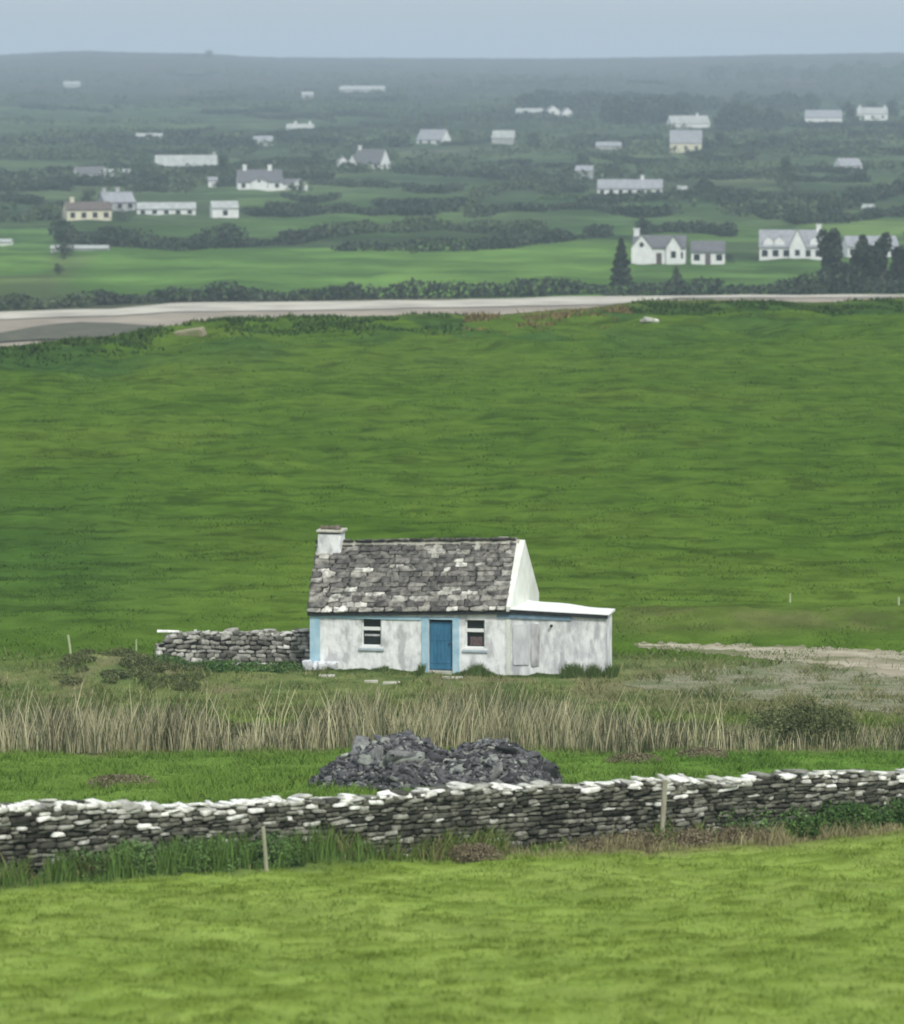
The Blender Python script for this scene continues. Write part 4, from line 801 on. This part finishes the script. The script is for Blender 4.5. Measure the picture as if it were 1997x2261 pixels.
fh_('farmhouse', 'white farmhouse with two chimneys and a front gable, left of the little arched shed', 572, 418, 104, 17, 25, 6, roof='rslate', chim=(-.72, .5), wins=4, gab=((-.05, 2.2, .9),), dep=7, wing=(1, 4.5, .7, 1.3), cw=1.2)
r_ = fh_('arched_shed', 'little white gabled shed with a dark arched door', 662, 420, 31, 13, 11, 0, roof='rgrey', cat='shed', end=5)
mb = MB(); V = [(2.54, -.75, -.5)]+[(2.54, .75*-math.cos(math.pi*i/8), 1.1+.75*math.sin(math.pi*i/8)) for i in range(9)]+[(2.54, .75, -.5)]; mb.add(V, [tuple(range(len(V)))]); mb.build('door', M['glass'], r_)
fh_('gate_pier_shed', 'tiny white shed left of the two-chimneyed farmhouse', 470, 412, 14, 14, 6, 0, roof='rgrey', cat='shed', dep=3)
fh_('farmhouse', 'faint white farmhouse high on the left slope', 329, 309, 58, 8, 6, 0, wall='greyw', roof='rpale', dep=6)
fh_('farmhouse', 'faintest pale house high on the left hillside', 158, 192, 36, 7, 5, 0, wall='greyw', roof='rpale', dep=7)
fh_('farmhouse', 'grey-roofed house among the scrub above the two-chimneyed farmhouse', 580, 322, 48, 9, 12, 10, wall='greyw', roof='rgrey', dep=6)
fh_('farmhouse', 'pale ragged-outlined house alone above the long barn to the right', 663, 292, 62, 9, 9, -6, roof='rpale', dep=6, chim=(-.4, .8))
fh_('farmhouse', 'small faint lilac-grey house high up left of centre', 679, 218, 26, 9, 6, 0, wall='greyw', roof='rpale', dep=7)
fh_('long_barn', 'faint long pale barn high up left of centre', 800, 204, 100, 7, 7, 0, wall='greyw', roof='rpale', cat='barn', dep=9)
# centre
fh_('farmhouse', 'white farmhouse with a bright right gable above a dark roof, centre left', 820, 372, 84, 12, 30, -26, roof='rslate', chim=(-.9,), wins=3, dep=7, gab=((-.95, 1.5, 2.6),))
fh_('outbuilding', 'small white outbuilding with a pointed gable left of the bright-gabled farmhouse', 757, 376, 26, 17, 12, 24, roof='rpale', cat='outbuilding', end=5)
fh_('farmhouse', 'white house with grey roof and bright right gable on the rise at centre', 958, 318, 76, 10, 21, -30, roof='rgrey', dep=7, wins=3)
fh_('farmhouse', 'low pale grey house right of the bright-gabled one at centre', 1113, 318, 54, 14, 15, -10, wall='greyw', roof='rpale', dep=6)
fh_('farmhouse', 'long faint white house left of two bright gables, upper right of centre', 1170, 258, 62, 9, 9, 3, wall='greyw', roof='rpale', dep=6)
fh_('gable_house', 'bright white gable-end house, the larger of two side by side, upper right of centre', 1221, 258, 28, 13, 11, 6, roof='rgrey', end=9)
fh_('gable_house', 'bright white gable-end house, the smaller right one of two side by side', 1252, 259, 20, 12, 9, 6, roof='rgrey', end=8)
fh_('stone_barn', 'grey stone barn under trees above the long low farm at right of centre', 1292, 395, 42, 18, 10, -6, wall='greyw', roof='rgrey', cat='barn', dep=6)
# right
fh_('bungalow', 'long white bungalow with grey-blue roof, right of centre', 1393, 431, 146, 15, 18, -3, roof='rgrey', wins=7, dep=7, chim=(.4,))
fh_('shed', 'little white shed just right of the long white bungalow', 1508, 428, 16, 10, 6, -10, roof='rpale', cat='shed', dep=3)
fh_('farmhouse', 'cream-walled house with a tall grey roof beside a dark hedge at the right', 1516, 338, 72, 23, 26, -3, wall='cream', roof='rgrey', wins=3, dep=7)
fh_('farmhouse', 'white house with a left gable and pale roof right above the cream-walled house', 1521, 284, 96, 12, 16, 20, roof='rpale', dep=6, chim=(.5,))
fh_('long_barn', 'long grey-white barn between dark trees at the upper right', 1820, 272, 82, 13, 15, -2, roof='rgrey', cat='barn', dep=8)
fh_('farmhouse', 'white farmhouse under dark trees at the upper right edge', 1928, 265, 66, 14, 13, 0, roof='rpale', dep=7, chim=(-.9, .9), wins=3)
fh_('farmhouse', 'pale house with steep roof among scrub at the right', 1874, 375, 62, 9, 15, 18, roof='rgrey', wins=3, dep=6)
fh_('shed', 'small pale tilted-looking shed by the hedge at the right', 1921, 468, 34, 8, 7, -16, roof='rpale', cat='shed', dep=5)
fh_('cottage_ruin', 'faint grey cottage left of the grey stone barn under trees', 1345, 330, 56, 8, 8, 0, wall='greyw', roof='rgrey', dep=6)
fh_('greenhouse', 'long low pale glasshouse beside a round bush at the left', 175, 556, 126, 7, 5, 0, wall='greyw', roof='rpale', cat='greenhouse', dep=5)
fh_('shed', 'low white shed cut by the left edge of the view', 4, 541, 40, 6, 5, 0, roof='rpale', cat='shed', dep=5)

# hedges
HG = 'hedgerows between the far fields'
hedges = [
 ('scrubby hedge along the shore road at the far left', [(-60, 688), (60, 682), (200, 676)], 1.6, 4, .5, 'leaf'),
 ('long scrubby hedge behind the shore road, left half', [(200, 674), (400, 666), (620, 664), (840, 660)], 2.3, 4, .5, 'leaf2'),
 ('scrubby hedge behind the shore road, centre', [(865, 660), (1100, 655), (1340, 650)], 2.1, 4, .5, 'leaf2'),
 ('scrubby hedge behind the shore road below the white farmhouses', [(1345, 652), (1500, 652), (1700, 650), (2080, 646)], 2.6, 5, .55, 'leaf2'),
 ('thick dark hedge below the left farms', [(130, 532), (250, 545), (420, 549), (530, 545)], 3.2, 6, .6, 'leaf2'),
 ('dark hedge rising to the right from the thick dark one', [(530, 547), (640, 538), (720, 524), (780, 518)], 2.4, 4, .6, 'leaf2'),
 ('long dark hedge above the bright field at the centre', [(745, 552), (900, 553), (1040, 553), (1180, 540), (1345, 522)], 2.0, 4, .6, 'leaf2'),
 ('hedge crossing the middle fields below the left farms', [(700, 526), (833, 512), (960, 506), (1080, 512), (1200, 516)], 2.4, 6, .6, 'leaf'),
 ('dark hedge under the centre-left meadow', [(590, 468), (720, 470), (833, 474), (1010, 470)], 2.2, 5, .6, 'leaf2'),
 ('short dark hedge right of the little arched shed', [(680, 408), (800, 410), (920, 415)], 1.8, 4, .6, 'leaf2'),
 ('dark hedge left of the cream farmhouse', [(-60, 492), (60, 488), (135, 480)], 3, 8, .7, 'leaf'),
 ('long dark hedge below the upper left houses', [(-60, 402), (120, 402), (330, 404), (420, 412)], 2.4, 6, .7, 'leaf2'),
 ('curving hedge at the right below the long bungalow', [(1540, 420), (1590, 440), (1620, 458), (1700, 482), (1780, 496), (1900, 486), (2060, 470)], 2.5, 6, .6, 'leaf2'),
 ('dark hedge climbing at the right edge', [(1820, 480), (1900, 448), (2050, 415)], 3.2, 8, .7, 'leaf2'),
 ('short hedge around the small field at the right', [(1725, 410), (1760, 432), (1840, 446)], 2, 5, .6, 'leaf'),
 ('hedge above the small field at the right', [(1730, 402), (1820, 398), (1920, 404)], 2, 5, .6, 'leaf2'),
 ('dark hedge right of the cream-walled house', [(1555, 335), (1620, 338), (1700, 330), (1760, 312)], 3.4, 8, .8, 'leaf2'),
 ('hedge left of the cream-walled house', [(1240, 312), (1340, 308), (1460, 310)], 2.2, 6, .8, 'leaf2'),
 ('hedge below the long grey-white barn', [(1640, 312), (1760, 300), (2050, 292)], 2.2, 6, .9, 'leaf'),
 ('dark hedge behind the two-gabled farmhouse', [(1415, 520), (1480, 512), (1560, 514), (1620, 522)], 2.4, 5, .6, 'leaf2'),
 ('hedge around the round field right of centre', [(1040, 480), (1050, 440), (1100, 424), (1180, 420), (1240, 432)], 2.4, 6, .7, 'leaf'),
 ('hedge below the bright-gabled farmhouse at centre left', [(870, 382), (980, 388), (1120, 396), (1260, 400)], 2.6, 8, .8, 'leaf2'),
 ('hedge on the slope under the pale barn', [(300, 388), (420, 396), (500, 404)], 2.4, 7, .8, 'leaf'),
 ('hedge crossing the upper slopes at centre', [(620, 312), (760, 322), (900, 326)], 3, 10, 1.0, 'leaf2'),
 ('hedge across the upper left slope', [(-60, 318), (160, 316), (360, 318), (560, 330)], 3, 12, 1.1, 'leaf2'),
 ('hedge line high on the slope at the left', [(-60, 352), (120, 350), (330, 356)], 3, 12, 1.0, 'leaf'),
 ('hedge behind the gable-end houses', [(960, 268), (1130, 264), (1300, 262)], 3.2, 14, 1.3, 'leaf2'),
 ('dark hedge by the road below the upper right farms', [(1700, 250), (1790, 244)], 4, 14, 1.3, 'leaf2'),
 ('hedge joining the long bungalow to its shed', [(1190, 446), (1300, 438), (1470, 436), (1530, 430)], 1.2, 3, .5, 'leaf3'),
]
for lab, poly, hm, wm, sz, m in hedges: hedge('hedge', lab, poly, hm, wm, sz, m=m, group=HG)
# trees: trunk and crown
def tree(label, u, v, wpx, hpx, m='leaf2', conifer=False, n=1800, name='tree', group=None, size=None):
    p = hit(u, v); k = p[1]/F; hh = hpx*k; rr_ = wpx*k/2; root = thing(name, label, 'tree', tuple(p), 0, group)
    mb = MB(); mb.tube((0, 0, -.5), (.1, 0, hh*.45), hh*.035, hh*.02, 8)
    for q in range(5):
        t = q*1.3; mb.tube((0.05, 0, hh*(.22+.05*q)), (math.cos(t)*rr_*.6, math.sin(t)*rr_*.5, hh*(.42+.08*q)), hh*.014, hh*.005, 6)
    mb.build('trunk', M['bark'], root)
    if conifer:
        z = R.uniform(.04, 1, n)**1.0; rad = rr_*(1-z)**.75*(.75+.35*np.sin(z*40)*.5+R.uniform(-.15, .25, n)); th = R.uniform(0, 6.283, n); q = R.uniform(.45, 1, n)
        C = np.stack([np.cos(th)*rad*q, np.sin(th)*rad*q, z*hh], 1); mobj('crown', leaves_mesh('crown', C, size or hh*.05), M[m], root)
    else:
        kb = 22; pts = []; rad = []
        for i in range(kb):
            th = random.uniform(0, 6.28); q = random.uniform(.05, .8); zz = random.uniform(.14, .90); sc = 1.15-.75*max(0, zz-.45)
            pts.append((math.cos(th)*rr_*q*sc, math.sin(th)*rr_*q*sc, hh*zz)); s = random.uniform(.24, .42); rad.append((rr_*s*1.1, rr_*s*1.1, hh*.5*s))
        foliage('crown', pts, rad, n, size or hh*.045, M[m], root)
    return root
tree('tall dark conical evergreen left of the white two-gabled farmhouse', 1372, 634, 56, 106, conifer=True, n=6500, name='conifer', size=.34)
tree('small slim bush-like tree in the field below the two-gabled farmhouse', 1493, 632, 24, 42, m='leaf', n=900)
for lab, u, v, wp, hp in (('broad dark tree right of the bright white farmhouse, leftmost of the right-hand clump', 1835, 636, 62, 122), ('narrow dark tree, second in the right-hand clump', 1900, 640, 44, 112), ('dark tree, third in the right-hand clump', 1945, 642, 50, 122), ('dark tree at the right edge of the clump', 1992, 642, 48, 104), ('low dark tree at the foot of the right-hand clump', 1868, 648, 62, 62), ('tall dark tree just beyond the right edge of the clump', 2045, 640, 60, 118)):
    tree(lab, u, v, wp*1.05, hp, n=3600, size=.33, group='dark trees by the shore road at the right')
for lab, u, v, wp, hp, m in (('dark tree behind the brown-roofed cream farmhouse', 196, 462, 42, 46, 'leaf'), ('round dark bush right of the cream farmhouse', 272, 490, 56, 32, 'leaf2'), ('round bush in front of the long low glasshouse', 140, 572, 48, 40, 'leaf2'), ('small dark bush right of the two-roofed garage house', 1612, 580, 20, 20, 'leaf2'),
        ('dark tree right of the big pale-roofed barn', 492, 386, 40, 46, 'leaf2'), ('dark tree left of the two-chimneyed farmhouse', 500, 410, 44, 44, 'leaf'), ('dark tree above the two-chimneyed farmhouse', 548, 385, 60, 36, 'leaf2'), ('dark broad tree above the little arched shed', 640, 392, 80, 42, 'leaf2'), ('bare-looking tree left of the big pale barn', 312, 398, 50, 48, 'leaf'),
        ('dark tree left of the outbuilding with pointed gable', 700, 366, 50, 36, 'leaf2'), ('dark tree behind the bright-gabled farmhouse', 800, 345, 70, 38, 'leaf2'), ('dark tree behind the white house on the central rise', 940, 296, 60, 32, 'leaf2'), ('dark tree right of the white house on the central rise', 1030, 318, 40, 34, 'leaf'), ('round dark tree right of the low pale grey house', 1180, 325, 40, 34, 'leaf2'),
        ('round dark tree above the grey stone barn', 1285, 375, 50, 40, 'leaf2'), ('broad dark tree right of the grey stone barn', 1350, 395, 70, 44, 'leaf2'), ('round bush below the little white shed, right of the bungalow', 1570, 446, 70, 40, 'leaf2'), ('dark tree between cream house and the small wood', 1590, 330, 46, 44, 'leaf2'),
        ('dark tree left of the white farmhouse at the upper right edge', 1872, 268, 34, 46, 'leaf2'), ('dark tree right of the white farmhouse at the upper right edge', 1972, 262, 40, 42, 'leaf2'), ('dark tree above the upper right farmhouse', 1925, 252, 56, 30, 'leaf2'), ('pointed tree by the right-hand hedge', 1735, 405, 30, 60, 'leaf'), ('lone bush in the middle meadow', 745, 520, 22, 24, 'leaf'), ('lone bush above the bright centre field', 910, 560, 26, 22, 'leaf'), ('lone round bush in the lower left field', 127, 606, 28, 24, 'leaf2'),
        ('small tree standing on the skyline at the left', 462, 131, 30, 20, 'leaf2'), ('low bush on the skyline beside the small tree', 425, 130, 36, 10, 'leaf2')):
    tree(lab, u, v, wp, hp, m=m, n=900)
# woods and scrub that read as one mass
def wood(label, u0, v0, u1, v1, count, hm, m='leaf2', seed=0, name='wood'):
    pts = []; rad = []
    for i in range(count):
        u = random.uniform(u0, u1); v = random.uniform(v0, v1); p = hit(u, v); s = hm*random.uniform(.6, 1.15); pts.append((p[0], p[1], p[2]+s*.45)); rad.append((s*.6, s*.6, s*.55))
    ctr = np.mean(pts, 0); o = foliage(name, np.array(pts)-ctr, rad, min(30000, count*220), hm*.09, M[m], None, tuple(ctr)); return tag(o, label, 'wood', None, 'stuff')
wood('dark rounded wood left of the upper right houses', 1345, 262, 1500, 278, 34, 11)
wood('dark wood between the pale-roofed house and the grey-white barn', 1590, 266, 1710, 290, 30, 9)
wood('blue-grey plantation on the slope at the upper right', 1280, 232, 1800, 246, 70, 8)
wood('low wood behind the gable-end houses', 1150, 228, 1330, 246, 30, 8)
wood('dark plantation near the skyline at the right', 1560, 158, 2100, 182, 60, 10, m='leaf')
# fainter hedgerows, too many and too far to tell one from the next
hp = []; hs_ = []
for q in range(62):
    u = random.uniform(-40, 2040); v = 150+random.random()**.8*330; ln = random.uniform(60, 260); sl_ = random.uniform(-.10, .10); cv = random.uniform(-12, 12)
    if 1380 < u < 1700 and v > 480: continue
    kk = int(ln/2.2)
    for t in np.linspace(0, 1, kk):
        uu_ = u+ln*t; vv_ = v+sl_*ln*t+cv*4*t*(1-t); Yh = None
        hp.append((uu_, vv_))
# solve for the ground points in one go
U = np.array([a for a, b in hp]); Vv = np.array([b for a, b in hp]); YS2 = np.exp(np.linspace(math.log(900), math.log(5400), 700))
dx_ = (U-CX)/(F*CP+(CY-Vv)*SP); dz_ = (-F*SP+(CY-Vv)*CP)/(F*CP+(CY-Vv)*SP); GX = dx_[:, None]*YS2[None]; GZ = CZ+dz_[:, None]*YS2[None]
hgt_ = height(GX, np.repeat(YS2[None], len(U), 0), False); ii = np.argmax(GZ <= hgt_, axis=1); okk = (GZ <= hgt_).any(1); ar = np.arange(len(U)); HX = GX[ar, ii][okk]; HY = YS2[ii][okk]; HZ = hgt_[ar, ii][okk]
hh_ = (1.0+2.2*fbm(HX/30, HY/60, 3, 111))*(.8+HY/4500); per = 30; idx = np.repeat(np.arange(len(HX)), per); n = len(idx); d = R.normal(size=(n, 3)); d /= np.linalg.norm(d, axis=1)[:, None]
C = np.stack([HX, HY, HZ+hh_*.4], 1)[idx]+d*np.stack([hh_*.8, hh_*.9, hh_*.55], 1)[idx]*R.uniform(.4, 1.05, n)[:, None]
o = mobj('hedgerows', leaves_mesh('hedgerows', C, hh_[idx]*.2*R.uniform(.6, 1.3, n)), M['leaf2']); tag(o, 'network of faint dark hedgerows over the far slopes', 'hedges', kind='stuff')
# scattered scrub over the rough land
pts = []; 
n = 8000; Yq = np.exp(R.uniform(math.log(960), math.log(4200), n)); Xq = R.uniform(-.115, .115, n)*Yq; nz = fbm(Xq/70, Yq/130, 3, 77); uu, vv = project(Xq, Yq, height(Xq, Yq, False))
ok = nz > .50
for u0, v0, u1, v1, col, s in LC:
    ok &= ~((uu > u0)&(uu < u1)&(vv > v0)&(vv < v1)&(R.uniform(0, 1, n) < .93))
Xq, Yq = Xq[ok], Yq[ok]; Zq = height(Xq, Yq, False); s = R.uniform(1.0, 3.2, len(Xq))*(.8+Yq/4000); P_ = np.stack([Xq, Yq, Zq+s*.35], 1)
n = len(P_)*26; idx = np.repeat(np.arange(len(P_)), 26); d = R.normal(size=(n, 3)); d /= np.linalg.norm(d, axis=1)[:, None]; C = P_[idx]+d*np.stack([s*.9, s*.8, s*.5], 1)[idx]*R.uniform(.5, 1.05, n)[:, None]
# small bushes dotted over the rest
o = mobj('scrub', leaves_mesh('scrub', C, (s[idx]*.22)*R.uniform(.6, 1.3, n)), M['leaf']); tag(o, 'patches of dark scrub and gorse over the far rough land', 'scrub', kind='stuff')
# brown growth at the field's far rim
n = 14000; X = R.uniform(-36, 46, n); Y = edge(X)+R.normal(-4, 6, n); cl = fbm(X/2.5, Y/6, 3, 87); k = cl > .47; X, Y, cl = X[k], Y[k], cl[k]
c = np.where(((X < 1)|(X > 16)|(fbm(X/5, X*0, 2, 88) > .6))[:, None], np.array((.045, .085, .02)), np.array((.17, .13, .055)))*R.uniform(.6, 1.3, len(X))[:, None]
o = mobj('rim_growth', blades_mesh('rim_growth', X, Y, height(X, Y), R.uniform(.12, .45, len(X))*(cl+.3), R.uniform(.10, .28, len(X)), .8, c), M['blade']); tag(o, 'brown and green tussocks along the far rim of the big field', 'grass', kind='stuff')

# ---------------------------------------------------------------- haze
mb = MB(); mb.box(-3900, 3900, -400, 8200, -60, 75)
hz = bpy.data.materials.new('haze'); hz.use_nodes = True; nt = hz.node_tree; nt.nodes.clear(); ho = N(nt, 'ShaderNodeOutputMaterial'); pv = N(nt, 'ShaderNodeVolumePrincipled')
pv.inputs['Color'].default_value = (.66, .80, .96, 1); pv.inputs['Density'].default_value = .00020; pv.inputs['Anisotropy'].default_value = 0.0
nt.links.new(pv.outputs[0], ho.inputs['Volume'])
o = mb.build('haze', hz); tag(o, 'thin blue-grey haze in the air over the valley', 'haze', kind='stuff')
print('objects', len(S.objects))
